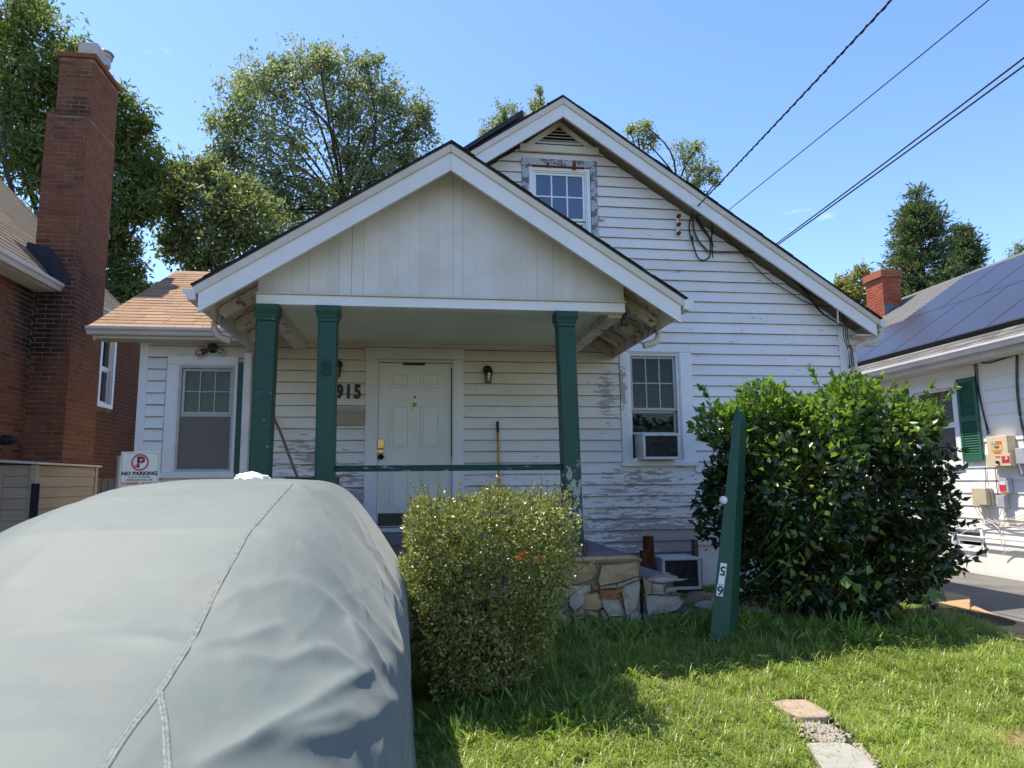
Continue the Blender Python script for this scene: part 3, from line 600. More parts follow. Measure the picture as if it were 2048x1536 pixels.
for poly, mt in [
    ([(440, 270), (640, 262), (785, 268), (800, 330), (775, 390), (640, 440), (560, 447), (430, 430)], 'stone_tan'),
    ([(845, 305), (980, 270), (1140, 256), (1146, 320), (1135, 372), (960, 425), (815, 458), (800, 420)], 'stone_tan'),
    ([(570, 460), (700, 450), (740, 452), (742, 500), (685, 528), (690, 600), (610, 660), (572, 620)], 'stone_white'),
    ([(400, 480), (555, 462), (562, 560), (565, 655), (500, 680), (420, 662)], 'stone_grey'),
    ([(692, 535), (800, 505), (835, 570), (838, 625), (800, 655), (694, 645)], 'stone_tan'),
    ([(808, 492), (900, 484), (988, 488), (975, 545), (935, 565), (822, 556)], 'stone_rust'),
    ([(840, 572), (975, 562), (1012, 660), (1020, 702), (890, 706), (848, 640)], 'stone_white'),
    ([(995, 478), (1090, 425), (1140, 405), (1150, 450), (1120, 640), (1045, 695), (1026, 690), (1012, 570)], 'stone_white'),
    ([(958, 440), (1110, 392), (1135, 398), (1010, 462), (970, 470)], 'stone_white'),
    ([(745, 452), (800, 462), (806, 498), (752, 504)], 'stone_rust'),
    ([(820, 462), (950, 440), (962, 472), (990, 476), (880, 480), (815, 486)], 'stone'),
    ([(640, 640), (690, 612), (695, 700), (640, 725), (600, 700)], 'stone'),
    ([(702, 660), (810, 668), (815, 745), (740, 752), (704, 735)], 'stone'),
    ([(820, 660), (850, 650), (885, 706), (870, 745), (822, 742)], 'stone'),
    ([(890, 712), (1020, 710), (1040, 760), (900, 770)], 'stone_white'),
    ([(1048, 700), (1116, 648), (1152, 690), (1150, 765), (1050, 765)], 'stone_white'),
    ([(420, 690), (560, 690), (590, 720), (570, 790), (420, 790)], 'stone_tan'), ([(600, 730), (700, 735), (700, 800), (600, 800)], 'stone'),
    ([(708, 755), (880, 760), (880, 830), (708, 830)], 'stone'), ([(890, 775), (1150, 770), (1150, 850), (890, 850)], 'stone'),
    ([(440, 236), (700, 222), (1120, 214), (1130, 236), (1125, 250), (840, 262), (440, 264)], 'stone_tan')]:
    stone_px(poly, YS, mt)
for r_, zz in enumerate((0.06, 0.24, 0.42, 0.59, 0.745)):      # hidden stretch behind the shrub and the car
    x = -1.55+0.1*(r_ % 2)
    while x < 1.05:
        wd = random.uniform(0.16, 0.34); h = 0.17 if r_ < 4 else 0.10
        j = lambda: random.uniform(-0.025, 0.025)
        V, F = prism([(x+0.01+j(), zz+0.006), (x+wd-0.01, zz+0.006+abs(j())), (x+wd-0.012+j()*0.4, zz+h-0.01), (x+0.012, zz+h-0.008+j()*0.3)], YS-random.uniform(0.0, 0.02), YS+0.05, 'y')
        bevel(obj('stone', (V, F), M[random.choice(['stone', 'stone', 'stone_tan', 'stone_white', 'stone_grey'])], base), 0.014); x += wd
# rubble pier and broken steps to the right of the porch
pier = obj('rubble_pier', box(2.13, 2.42, 6.50, 7.3, 0.0, 0.66), simple('rubble_mortar', (0.24, 0.22, 0.19), (0.16, 0.14, 0.12), 6, 0.95, 0.1, 0.6, 40), HOUSE)
YR = 6.47
for poly, mt in [([(1200, 545), (1330, 530), (1460, 532), (1492, 590), (1450, 645), (1350, 670), (1200, 690), (1190, 620)], 'stone_white'),
                 ([(1178, 400), (1240, 425), (1235, 515), (1182, 525)], 'stone'), ([(1245, 445), (1340, 440), (1330, 520), (1250, 522)], 'stone_white'),
                 ([(1350, 470), (1440, 470), (1435, 512), (1350, 515)], 'stone_white'), ([(1190, 398), (1300, 384), (1445, 378), (1458, 404), (1330, 428), (1235, 422)], 'stone_white'),
                 ([(1185, 700), (1340, 695), (1345, 760), (1190, 770)], 'stone'), ([(1350, 690), (1470, 680), (1470, 760), (1350, 765)], 'stone'), ([(1340, 520), (1470, 515), (1470, 530), (1340, 528)], 'stone_grey')]:
    stone_px(poly, YR, mt, 0.2, 0.02, pier)
V = [tuple(onY(*q(*p), yy)) for p, yy in [((1140, 290), 6.9), ((1400, 372), 6.6), ((1340, 392), 6.5), ((1140, 382), 6.5)]]
V += [(a, b+0.35, c-0.05) for a, b, c in V]
bevel(obj('broken_slab', (V, [(0, 1, 2, 3), (7, 6, 5, 4), (0, 4, 5, 1), (1, 5, 6, 2), (2, 6, 7, 3), (3, 7, 4, 0)]), M['slab'], pier), 0.008)
for k, (px, py, s) in enumerate([(1395, 1205, 0.16), (1425, 1195, 0.2), (1445, 1215, 0.18), (1380, 1222, 0.14), (1500, 1210, 0.2), (1540, 1225, 0.16), (1405, 1225, 0.12)]):
    p = onG(px, py+14); rr = random.Random(k)
    V, F = lathe((0, 0, 0), [(0.3, 0), (0.9, 0.12), (1.0, 0.3), (0.75, 0.5), (0.3, 0.56)], 7)
    V = [(p[0]+a*s*rr.uniform(.75, 1.1), p[1]+0.25+b*s*rr.uniform(.75, 1.1), p[2]-0.02+c*s*rr.uniform(.8, 1.1)) for a, b, c in V]
    tag(obj('rubble_stone', (V, F), M[['stone_grey', 'stone', 'stone_white'][k % 3]]), ['squat grey rubble stone beside the broken porch steps', 'brownish rubble stone lying below the air conditioner on the ground', 'pale rubble stone at the foot of the leaning green post', 'small brown rubble stone against the whitewashed pier', 'pale rubble stone behind the leaning green post', 'grey rubble stone under the large glossy shrub', 'smallest pale rubble stone at the pier corner'][k], 'stone', 'loose rubble stones by the broken steps')

# ---- door
for bb in (box(-0.585, -0.452, W-0.032, W, 1.0, 3.10), box(0.475, 0.60, W-0.032, W, 1.0, 3.10)): obj('door_casing', bb, M['trim'], HOUSE)
bevel(obj('door_head_casing', box(-0.595, 0.61, W-0.038, W, 3.101, 3.235), M['trim'], HOUSE), 0.004)
obj('door_jamb', join(box(-0.451, -0.437, W-0.02, W+0.12, 1.03, 3.085), box(0.461, 0.474, W-0.02, W+0.12, 1.03, 3.085), box(-0.4365, 0.4605, W-0.02, W+0.12, 3.065, 3.0849)), M['trim'], HOUSE)
DY = W+0.035
door = bevel(obj('door', box(-0.434, 0.458, DY, DY+0.045, 1.075, 3.06), M['door'], HOUSE), 0.004)
def rectY(x0, y0, x1, y1, Y):
    a, b = onY(x0, y0, Y), onY(x1, y1, Y); return a[0], b[0], b[2], a[2]
def frame(x0, x1, z0, z1, t, y0, y1):
    return join(box(x0, x1, y0, y1, z0, z0+t), box(x0, x1, y0, y1, z1-t, z1), box(x0, x0+t, y0, y1, z0+t+1e-4, z1-t-1e-4), box(x1-t, x1, y0, y1, z0+t+1e-4, z1-t-1e-4))
for px in ((781, 818), (841, 879)):
    for py in ((747, 775), (810, 896), (938, 1020)):
        x0, x1, z0, z1 = rectY(px[0], py[0], px[1], py[1], DY)
        o = bevel(obj('door_panel', join(frame(x0, x1, z0, z1, 0.016, DY-0.010, DY-0.0005), box(x0+0.036, x1-0.036, DY-0.008, DY-0.0005, z0+0.036, z1-0.036)), M['door'], door), 0.005)
x0, x1, z0, z1 = rectY(806, 723, 850, 731, DY); obj('dark_plate', box(x0, x1, DY-0.012, DY-0.001, z0, z1), M['black'], door)
c = onY(830, 810, DY)
obj('knocker', join(lathe((c[0], DY, c[2]), [(0.004, -0.028), (0.026, -0.02), (0.026, -0.012), (0.008, -0.001)], 12, 'y'), box(c[0]-0.006, c[0]+0.006, DY-0.016, DY-0.002, c[2]-0.075, c[2]+0.07)), M['brass'], door)
obj('peephole', lathe((c[0], DY, onY(830, 794, DY)[2]), [(0.013, -0.008), (0.013, -0.001)], 12, 'y'), M['black'], door)
x0, x1, z0, z1 = rectY(755, 878, 768, 898, DY); bevel(obj('lock_box', box(x0+0.005, x1, DY-0.05, DY-0.001, z0, z1), M['brass'], door), 0.006)
bevel(obj('lock_guard', box(x0, x1-0.005, DY-0.03, DY-0.001, z0-0.055, z0-0.004), M['brass'], door), 0.006)
c = onY(762, 914, DY); obj('handle', lathe((c[0], DY, c[2]), [(0.022, -0.075), (0.034, -0.062), (0.032, -0.04), (0.014, -0.03), (0.014, -0.012), (0.034, -0.008), (0.034, -0.001)], 14, 'y'), M['black'], door, smooth=True)
obj('kick_plate', box(-0.42, 0.44, DY-0.004, DY-0.0005, 1.085, 1.235), simple('dark_bronze', (0.07, 0.055, 0.04), (0.045, 0.036, 0.03), 6, 0.5, 0.4), door)
obj('weatherstrip', box(0.4605-0.012, 0.4608, DY-0.012, DY-0.001, 1.9, 3.0), M['black'], HOUSE)
bevel(obj('threshold', box(-0.436, 0.46, W-0.06, W+0.1, 1.018, 1.062), M['metal_white'], HOUSE), 0.004)
# mailbox, lanterns, house number, flood lights
c0, c1 = onY(655, 812, W-0.02), onY(728, 850, W-0.02)
x0, x1, zt, zb = -1.0, c1[0], 2.50, 2.285
mb = obj('mailbox', prism([(W-0.021, zt), (W-0.10, zt-0.055), (W-0.125, zt-0.065), (W-0.085, zb), (W-0.021, zb)], x0, x1, 'x'), M['beige'], HOUSE)
obj('mailbox_lid', prism([(W-0.021, zt+0.004), (W-0.105, zt-0.05), (W-0.135, zt-0.066), (W-0.105, zt-0.056), (W-0.021, zt+0.001)], x0-0.006, x1+0.006, 'x'), M['gutter_tan'], mb)
for ch, px in (('9', 679.5), ('1', 697), ('5', 715)):
    c = onY(px, 796, W-0.022); obj('house_numeral', stand(TXT[ch], c[0], W-0.036, c[2], 0.74), M['signblack'], HOUSE)
def lantern(px, py):
    c = onY(px, py, W-0.02); x, z = c[0], c[2]
    l = obj('porch_lantern', join(lathe((x, W-0.02, z+0.05), [(0.055, -0.03), (0.06, -0.012), (0.055, 0.0)], 12, 'y'), lathe((x, W-0.10, z), [(0.05, 0.0), (0.062, 0.008), (0.05, 0.045), (0.02, 0.07), (0.006, 0.09)], 8), tube([(x, W-0.04, z+0.05), (x, W-0.08, z+0.08), (x, W-0.10, z+0.07)], 0.01)), M['black'], HOUSE)
    bars = [tube([(x+a*0.042, W-0.10+b*0.042, z), (x+a*0.03, W-0.10+b*0.03, z-0.115)], 0.005, 5) for a, b in ((1, 1), (1, -1), (-1, 1), (-1, -1))]
    obj('lantern_cage', join(*bars, frame(x-0.034, x+0.034, z-0.121, z-0.1145, 0.003, W-0.134, W-0.066)), M['black'], l)
    obj('lantern_glass', lathe((x, W-0.10, z-0.11), [(0.024, 0), (0.034, 0.11)], 8), M['bulb'], l)
lantern(675, 738); lantern(975, 748)
c = onY(424, 700, W-0.03); fl = obj('flood_light', lathe((c[0]+0.01, W-0.02, c[2]+0.02), [(0.035, -0.06), (0.055, -0.04), (0.06, -0.005)], 12, 'y'), M['black'], HOUSE)
for s, (px, py) in ((-1, (398, 706)), (1, (440, 702))):
    e = onY(px, py, W-0.12); b = np.array([c[0]+0.01, W-0.06, c[2]+0.02]); d = (e-b)/np.linalg.norm(e-b)
    obj('lamp_holder', tube([b, b+d*0.05, b+d*0.09, e-d*0.02], [0.014, 0.016, 0.034, 0.036], 10), M['oldwood'], fl, smooth=True)
    obj('bulb', tube([e-d*0.02, e+d*0.01, e+d*0.035, e+d*0.045], [0.034, 0.044, 0.036, 0.012], 12), M['bulb'], fl, smooth=True)
    obj('bulb_reflector', tube([e-d*0.018, e+d*0.008, e+d*0.02], [0.028, 0.036, 0.03], 12), simple('bulb_silver', (0.62, 0.56, 0.46), (0.5, 0.45, 0.38), 9, 0.3, 0.5), fl, smooth=True)

# ---- windows
def sash(par, x0, x1, z0, z1, y, t, nx, ny, mat, gl='glass', bar=0.014, name='sash'):
    s_ = bevel(obj(name, frame(x0, x1, z0, z1, t, y-0.02, y+0.015), mat, par), 0.003)
    ax, bx, az, bz = x0+t, x1-t, z0+t, z1-t
    for i in range(1, nx): xx = ax+(bx-ax)*i/nx; obj('muntin', box(xx-bar/2, xx+bar/2, y-0.014, y+0.012, az, bz), mat, s_)
    for i in range(1, ny):
        zz = az+(bz-az)*i/ny
        for k in range(nx): obj('muntin', box(ax+(bx-ax)*k/nx+(bar/2+2e-4 if k else 0), ax+(bx-ax)*(k+1)/nx-(bar/2+2e-4 if k < nx-1 else 0), y-0.0135, y+0.0115, zz-bar/2, zz+bar/2), mat, s_)
    for i in range(nx):
        for k in range(ny): obj('pane', box(ax+(bx-ax)*i/nx+1e-3, ax+(bx-ax)*(i+1)/nx-1e-3, y-0.002, y+0.002, az+(bz-az)*k/ny+1e-3, az+(bz-az)*(k+1)/ny-1e-3), M[gl], s_)
    return s_
def casing(name, h, ws, head, yo=0.032):
    x0, x1, z0, z1 = h
    for bb in (box(x0-ws[0], x0+0.004, W-yo, W, z0-0.0, z1), box(x1-0.004, x1+ws[1], W-yo, W, z0-0.0, z1)): c = bevel(obj(name, bb, M['trim'], HOUSE), 0.004)
    bevel(obj('head_casing', box(x0-ws[0], x1+ws[1], W-yo-0.003, W, z1+1e-3, z1+head), M['trim'], HOUSE), 0.004)
    bevel(obj('sill', box(x0-ws[0]-0.015, x1+ws[1]+0.015, W-0.075, W, z0-0.062, z0-0.001), M['trim'], HOUSE), 0.006)
    obj('window_jamb', frame(x0+0.004, x1-0.004, z0, z1, 0.012, W-0.02, W+0.13), M['trim'], HOUSE)
    return c
casing('window_casing', WR, (0.10, 0.155), 0.105)
OLDS = peel_mat('grey_sash', (0.46, 0.47, 0.45), [], thr=0.66, bare=(0.2, 0.17, 0.14), nscale=8, dirtamt=0.5)
x0, x1, z0, z1 = WR
win = obj('window', frame(x0+0.017, x1-0.017, z0+0.013, z1-0.013, 0.03, W+0.0, W+0.03), M['trim'], HOUSE)
sash(win, x0+0.048, x1-0.048, 2.48, z1-0.045, W+0.05, 0.035, 3, 2, OLDS)
sash(win, x0+0.048, x1-0.048, 2.175, 2.479, W+0.085, 0.03, 1, 1, OLDS)
obj('curtain', join(box(x0+0.05, x1-0.05, W+0.128, W+0.138, z0+0.02, z1-0.02)), M['curtain'], win)
xs = np.linspace(x0+0.06, x1-0.06, 40); V = []; F = []
for i, xx in enumerate(xs):
    top = 2.28+0.03*math.sin(xx*14)+0.015*math.sin(xx*37); V += [(xx, W+0.115+0.008*math.sin(xx*60), 2.17), (xx, W+0.118+0.008*math.sin(xx*60+1), top)]
for i in range(39): F.append((2*i, 2*i+2, 2*i+3, 2*i+1))
obj('crumpled_cloth', (V, F), M['cloth'], win)
casing('window_casing', WL, (0.115, 0.02), 0.10)
x0, x1, z0, z1 = WL; ALU = simple('aluminium_storm_frame', (0.46, 0.43, 0.40), (0.38, 0.35, 0.32), 9, 0.5, 0.4)
win = obj('window', frame(x0+0.017, x1-0.017, z0+0.013, z1-0.013, 0.028, W-0.012, W+0.02), ALU, HOUSE)
zm = 2.415
sash(win, x0+0.047, x1-0.047, zm, z1-0.043, W+0.04, 0.03, 3, 2, OLDS, bar=0.011)
obj('insect_screen', box(x0+0.047, x1-0.047, W+0.012, W+0.014, z0+0.043, zm-0.03), M['screen'], win)
obj('meeting_rail', box(x0+0.047, x1-0.047, W+0.005, W+0.03, zm-0.028, zm-0.002), ALU, win)
obj('blind', box(x0+0.047, x1-0.047, W+0.10, W+0.106, z0+0.02, z1-0.02), M['blind'], win)
bevel(obj('shutter', box(-2.07, -1.93, W-0.055, W-0.02, 1.70, 3.03), M['shutter_dark'], HOUSE), 0.006)
# attic window with stripped trim
x0, x1, z0, z1 = WA
for bb in (box(1.368, x0, W-0.03, W, 4.22, 5.70), box(x1, 2.372, W-0.03, W, 4.22, 5.70)): bevel(obj('attic_trim', bb, M['oldtrim'], HOUSE), 0.004)
bevel(obj('attic_trim', box(1.36, 2.38, W-0.033, W, 5.701, 5.80), M['oldtrim'], HOUSE), 0.004)
obj('rust_strip', join(box(1.50, 2.20, W-0.037, W-0.001, 5.688, 5.708), box(2.045, 2.085, W-0.042, W-0.034, 5.66, 5.79), box(1.70, 1.73, W-0.042, W-0.034, 5.68, 5.75)), M['rust'], HOUSE)
win = bevel(obj('window', join(frame(x0+0.004, x1-0.004, z0+0.004, z1-0.004, 0.05, W-0.012, W+0.06), frame(x0+0.0545, x1-0.0545, z0+0.0545, z1-0.0545, 0.018, W+0.002, W+0.05)), M['vinyl'], HOUSE), 0.004)
sash(win, x0+0.073, x1-0.073, 4.98, z1-0.073, W+0.04, 0.03, 3, 2, M['vinyl'], 'glass_blue', 0.018)
sash(win, x0+0.073, x1-0.073, z0+0.073, 4.97, W+0.06, 0.03, 3, 2, M['vinyl'], 'glass_blue', 0.018)
obj('curtain', box(x0+0.06, x1-0.06, W+0.12, W+0.13, z0+0.02, z1-0.02), M['curtain'], win)
obj('cable_clip', box(2.385, 2.44, W-0.06, W-0.02, 4.98, 5.02), M['gutter_tan'], HOUSE)
# gable vent
vb, vt, vh = 5.985, 6.33, 0.40
ventb = obj('gable_vent', prism([(PK-vh+0.03, vb), (PK+vh-0.03, vb), (PK, vt-0.03)], W-0.024, W-0.016, 'y'), M['room'], HOUSE)
for s in (-1, 1):
    obj('vent_frame', prism([(PK+s*(vh+0.06), vb), (PK+s*(vh-0.05), vb), (PK, vt-0.075), (PK, vt)], W-0.05, W-0.015, 'y'), M['mould'], ventb)
bevel(obj('vent_sill', box(PK-vh-0.13, PK+vh+0.13, W-0.06, W-0.0195, vb-0.10, vb-0.0005), M['mould'], ventb), 0.004)
for i in range(5):
    zz = vb+0.02+i*0.045; hw = (vh-0.06)*(1-(zz-vb)/(vt-vb-0.06))-0.02
    if hw > 0.03: obj('slat', hexa([(PK-hw, W-0.044, zz), (PK+hw, W-0.044, zz), (PK+hw, W-0.03, zz+0.012), (PK-hw, W-0.03, zz+0.012), (PK-hw, W-0.044, zz+0.007), (PK+hw, W-0.044, zz+0.007), (PK+hw, W-0.03, zz+0.019), (PK-hw, W-0.03, zz+0.019)]), M['mould'], ventb)
# brown side wing roof with shingles, one object per shingle
ey, ez, ry, rz = 8.20, 3.375, 10.85, 4.80
sl = (rz-ez)/(ry-ey); un = np.array([0, ry-ey, rz-ez]); LN = np.linalg.norm(un); un /= LN; nn = np.array([0, -un[2], un[1]])
deck = obj('side_roof', join(prism([(ey, ez-0.03), (ry, rz-0.03), (2*ry-ey, ez-0.03), (2*ry-ey, ez-0.09), (ry, rz-0.09), (ey, ez-0.09)], -3.58, -1.3, 'x')), M['soffit'], HOUSE)
crs = 0.135; rows = int(LN/crs)+1; shm = {}
def shingle_rows(par, O, ux, us, nn_, width, rows, crs, mat, vis, tabs=(0.28, 0.34), t=0.007, limit=300, name='shingle'):
    """courses of separate shingles up a slope; the largest in view are objects, the rest one joined part"""
    items = []
    for r in range(rows):
        x = -random.uniform(0, 0.25)
        while x < width:
            wd = random.uniform(*tabs); a, b = max(x, 0), min(x+wd, width)
            if b-a > 0.03 and vis(r, (a+b)/2):
                c = O+ux*(a+b)/2+us*(r*crs+crs*0.5); px = proj(c); items.append((-(b-a)/px[2]**2, a, b, r))
            x += wd
    items.sort(); rest = []
    for i, (_, a, b, r) in enumerate(items):
        s0, s1 = r*crs, min(r*crs+crs+0.03, rows*crs)
        lift0, lift1 = t*1.9+random.uniform(-0.001, 0.0015), t*0.9
        P = []
        for lf in (0.0, 1.0):
            for s_, xx in ((s0, a+0.002), (s0, b-0.002), (s1, b-0.002), (s1, a+0.002)):
                up = (lift0 if s_ == s0 else lift1); P.append(tuple(O+ux*xx+us*s_+nn_*(up-t*(1-lf)*0.9)))
        if i < limit: obj(name, hexa(P), mat, par)
        else: rest.append(hexa(P))
    if rest: obj(name+'_courses', join(*rest), mat, par, kind='stuff')
shingle_rows(deck, np.array([-3.60, ey-0.02, ez-0.03]), np.array([1.0, 0, 0]), un, nn, 2.3, rows, crs, M['brown_shingle'], lambda r, x: True, (0.29, 0.33))
obj('ridge_cap', prism([(ry-0.12, rz-0.07), (ry, rz+0.005), (ry+0.12, rz-0.07), (ry, rz-0.02)], -3.6, -1.3, 'x'), M['brown_shingle'], HOUSE)
gq = [(0, 0), (0, -0.09), (-0.06, -0.09), (-0.075, -0.05), (-0.10, -0.03), (-0.10, 0), (-0.096, 0), (-0.096, -0.027), (-0.072, -0.047), (-0.058, -0.086), (-0.004, -0.086), (-0.004, 0)]
bevel(obj('gutter', join(prism([(8.27+a, 3.36+b) for a, b in gq], -3.62, -1.96, 'x'), prism([(8.27+a, 3.36+b) for a, b in gq[:6]], -3.623, -3.6205, 'x')), M['gutter_tan'], HOUSE), 0.002)
obj('eave_board', box(-3.58, -1.96, 8.272, 8.30, 3.24, 3.34), M['mould'], HOUSE)
obj('eave_soffit', box(-3.58, -1.96, 8.301, W-0.027, 3.25, 3.262), M['soffit'], HOUSE)
obj('wing_gable', prism([(W+0.15, 3.36), (13.5, 3.36), (ry, rz-0.1)], -3.17, -3.1, 'x'), M['clap'], HOUSE)
obj('wing_rake_board', prism([(ey+0.06, ez-0.09), (ry, rz-0.09), (ry, rz-0.24), (ey+0.1, ez-0.16)], -3.58, -3.555, 'x'), M['mould'], HOUSE)
for bb in (box(2.14, 5.70, W+0.02, W+0.15, 0.0, 0.705), box(-3.15, -1.6, W+0.02, W+0.15, 0.0, 0.6)): obj('foundation', bb, simple('parged_foundation', (0.24, 0.22, 0.20), (0.14, 0.12, 0.11), 3, 0.95, 0.1, 0.5, 30), HOUSE)

# ---- cables fixed to the gable
G = 8.55
def pxline(pts, Y, r, name='service_cable', par=HOUSE, mat='cable', n=6): return obj(name, tube(spline([onY(x, y, Y) for x, y in pts], n), r, 7), M[mat], par, smooth=True)
cz = lambda x, y: (1300+x/3.658, 340+y/3.658)
pxline([cz(*p) for p in [(310, 320), (290, 380), (290, 460), (320, 560), (350, 640), (400, 660), (440, 620), (435, 500), (390, 420), (340, 340)]], G, 0.009)
pxline([cz(*p) for p in [(340, 330), (430, 340), (455, 400), (450, 480), (460, 640)]], G-0.02, 0.008)
pxline([cz(*p) for p in [(310, 330), (320, 430), (350, 510), (400, 570), (440, 595), (600, 600), (780, 605), (830, 640), (960, 740), (1080, 830), (1250, 940), (1370, 1000)]], G, 0.013, mat='oldwood')
pxline([cz(*p) for p in [(330, 340), (380, 430), (440, 500), (460, 560)]], G-0.03, 0.012)
for p in ((455, 440), (310, 510)): c = onY(*cz(*p), G-0.02); obj('splice_sleeve', lathe((c[0], c[1], c[2]-0.06), [(0.008, 0), (0.015, 0.015), (0.015, 0.10), (0.008, 0.12)], 8), M['black'], HOUSE)
pxline([cz(*p) for p in [(590, 280), (550, 340), (548, 460), (640, 570), (760, 700), (870, 800), (1000, 880), (1070, 925), (1180, 980), (1360, 1005)]], G-0.02, 0.006)
for dx in (0, 16): pxline([cz(x+dx, y+dx*0.4) for x, y in [(905, 550), (915, 620), (960, 700), (1060, 810), (1130, 890), (1180, 960), (1260, 1050), (1390, 1130)]], G-0.09, 0.008)
pxline([cz(*p) for p in [(980, 740), (1080, 830), (1200, 920), (1300, 970), (1350, 1010)]], G, 0.016, mat='oldwood')
pxline([cz(*p) for p in [(1330, 860), (1360, 930), (1370, 1000), (1375, 1120)]], G-0.2, 0.012, mat='gutter_tan', name='conduit')
for k in range(3): pxline([cz(x+k*14, y) for x, y in [(1380, 1040), (1410, 1110), (1420, 1240), (1450, 1320), (1465, 1440)]], G-0.1, 0.006)
br = obj('cable_bracket', box(*(lambda a, b: (a[0], b[0], G-0.0, G+0.03, b[2], a[2]))(onY(*cz(192, 330), G), onY(*cz(214, 490), G))), M['trim'], HOUSE)
for yy in (345, 405, 470): c = onY(*cz(203, yy), G); obj('insulator', lathe((c[0], G, c[2]), [(0.012, -0.07), (0.026, -0.06), (0.02, -0.045), (0.028, -0.03), (0.016, -0.001)], 10, 'y'), M['rust'], br)
# ------------------------------------------------------------------ brick house on the left
BH = thing('brick_house', (-7, 9, 0), 'dark red brick house with a tall exterior chimney and brown grey roof', 'house')
BX = -5.25
bwall = obj('side_wall', join(*[([(BX, a, c), (BX, b, c), (BX-0.25, b, c), (BX-0.25, a, c), (BX, a, d), (BX, b, d), (BX-0.25, b, d), (BX-0.25, a, d)], list(BF)) for a, b, c, d in strips(2.0, 16.0, 0.0, 4.35, [(12.42, 12.98, 2.93, 4.22), (7.35, 8.95, 2.2, 4.1)])]), M['mortar'], BH)
BRICK_ME = {}
def brick_faces(par, faces, mat, limit=300, name='brick', bw=0.200, bh=0.0555, jt=0.0125, proud=0.004):
    """faces: (origin, u, v, normal, width, height, keep(u,v)) in running bond"""
    items = []
    for O, u, v, n, wd, ht, keep in faces:
        O, u, v, n = (np.array(t, float) for t in (O, u, v, n)); r = 0; z = 0.0; O = O-u*0.003; wd = wd+0.006
        while z+bh <= ht+1e-6:
            x = -(bw+jt)/2 if r % 2 else 0.0
            while x < wd-0.02:
                a, b = max(x, 0.0), min(x+bw, wd)
                if b-a > 0.03 and keep((a+b)/2, z+bh/2):
                    c = O+u*(a+b)/2+v*(z+bh/2); cr = proj(np.array([c-u*(b-a)/2, c+u*(b-a)/2, c-v*bh/2, c+v*bh/2]))
                    if cr[0, 2] > 0.5:
                        inn = (-30 < cr[:, 0]).any() and (cr[:, 0] < 2080).any() and (cr[:, 1] > -30).any() and (cr[:, 1] < 1300).any()
                        ar = abs(cr[1, 0]-cr[0, 0])*abs(cr[3, 1]-cr[2, 1]) if inn else 0
                        items.append((-ar, c, u, v, n, b-a))
                x += bw+jt
            z += bh+jt; r += 1
    items.sort(key=lambda t: t[0]); rest = []
    if name not in BRICK_ME:
        me = bpy.data.meshes.new(name); vv, ff = box(-0.5, 0.5, -0.5, 0.5, -0.5, 0.5); me.from_pydata(vv, [], ff); BRICK_ME[name] = me
    me = BRICK_ME[name] if not BRICK_ME[name].materials or BRICK_ME[name].materials[0] == mat else BRICK_ME[name].copy()
    if not me.materials: me.materials.append(mat)
    me.materials[0] = mat
    for i, (ar, c, u, v, n, wd) in enumerate(items):
        dp = 0.03; off = proud+random.uniform(-0.003, 0.003); cc = c+n*(off-dp/2); hh = bh*random.uniform(0.96, 1.0)
        if i < limit and ar < -20:
            mm = Matrix(((u[0]*wd, n[0]*dp, v[0]*hh, cc[0]), (u[1]*wd, n[1]*dp, v[1]*hh, cc[1]), (u[2]*wd, n[2]*dp, v[2]*hh, cc[2]), (0, 0, 0, 1)))
            o = bpy.data.objects.new(name, me); COL.objects.link(o); place(o, par); o.matrix_basis = mm
        elif ar < 0:
            vv, ff = box(-0.5, 0.5, -0.5, 0.5, -0.5, 0.5)
            rest.append(([tuple(cc+u*p[0]*wd+n*p[1]*dp+v*p[2]*hh) for p in vv], ff))
    if rest: obj(name+'_infill', join(*rest), mat, par, kind='stuff')
UY, UZ, NX, NYm = (0, 1, 0), (0, 0, 1), (1, 0, 0), (0, -1, 0)
inwin = lambda y, z: (12.38 < y+2.0 < 13.02 and 2.88 < z < 4.27) or (7.33 < y+2.0 < 8.97 and 2.15 < z < 4.12)
brick_faces(bwall, [((BX, 2.0, 0), UY, UZ, NX, 14.0, 4.32, lambda u, z: not inwin(u, z) and not (10.3 < u+2 < 11.25) and u > 6)], M['brick'])
CHX0, CHX1, CY0, CY1, CSH, CTOP = -5.30, -4.745, 10.32, 11.25, 6.93, 7.86
core = join(box(CHX0, CHX1, CY0, CY1, 0.0, CSH), box(CHX0+0.09, CHX1-0.004, CY0+0.05, CY1-0.02, CSH, CTOP))
chim = obj('chimney', core, M['mortar'], BH)
brick_faces(chim, [((CHX0, CY0, 1.6), (1, 0, 0), UZ, NYm, CHX1-CHX0, CSH-1.6, lambda u, z: True), ((CHX1, CY0, 1.6), UY, UZ, NX, CY1-CY0, CSH-1.6, lambda u, z: True),
    ((CHX0+0.09, CY0+0.05, CSH), (1, 0, 0), UZ, NYm, CHX1-CHX0-0.094, CTOP-CSH, lambda u, z: True), ((CHX1-0.004, CY0+0.05, CSH), UY, UZ, NX, CY1-CY0-0.07, CTOP-CSH, lambda u, z: True)], M['brick'])
obj('chimney_shoulder', prism([(CHX0-0.003, CSH), (CHX0+0.10, CSH), (CHX0+0.09, CSH+0.12)], CY0, CY1, 'y'), M['brick'], BH)
obj('shoulder_course', join(box(CHX0-0.004, CHX1+0.002, CY0-0.005, CY0+0.06, CSH+0.0005, CSH+0.02)), M['brick'], BH)
bevel(obj('chimney_crown', box(CHX0+0.05, CHX1+0.035, CY0+0.015, CY1+0.015, CTOP+0.0005, CTOP+0.075), M['brick'], BH), 0.008)
fx, fy = CHX1-0.16, CY0+0.35
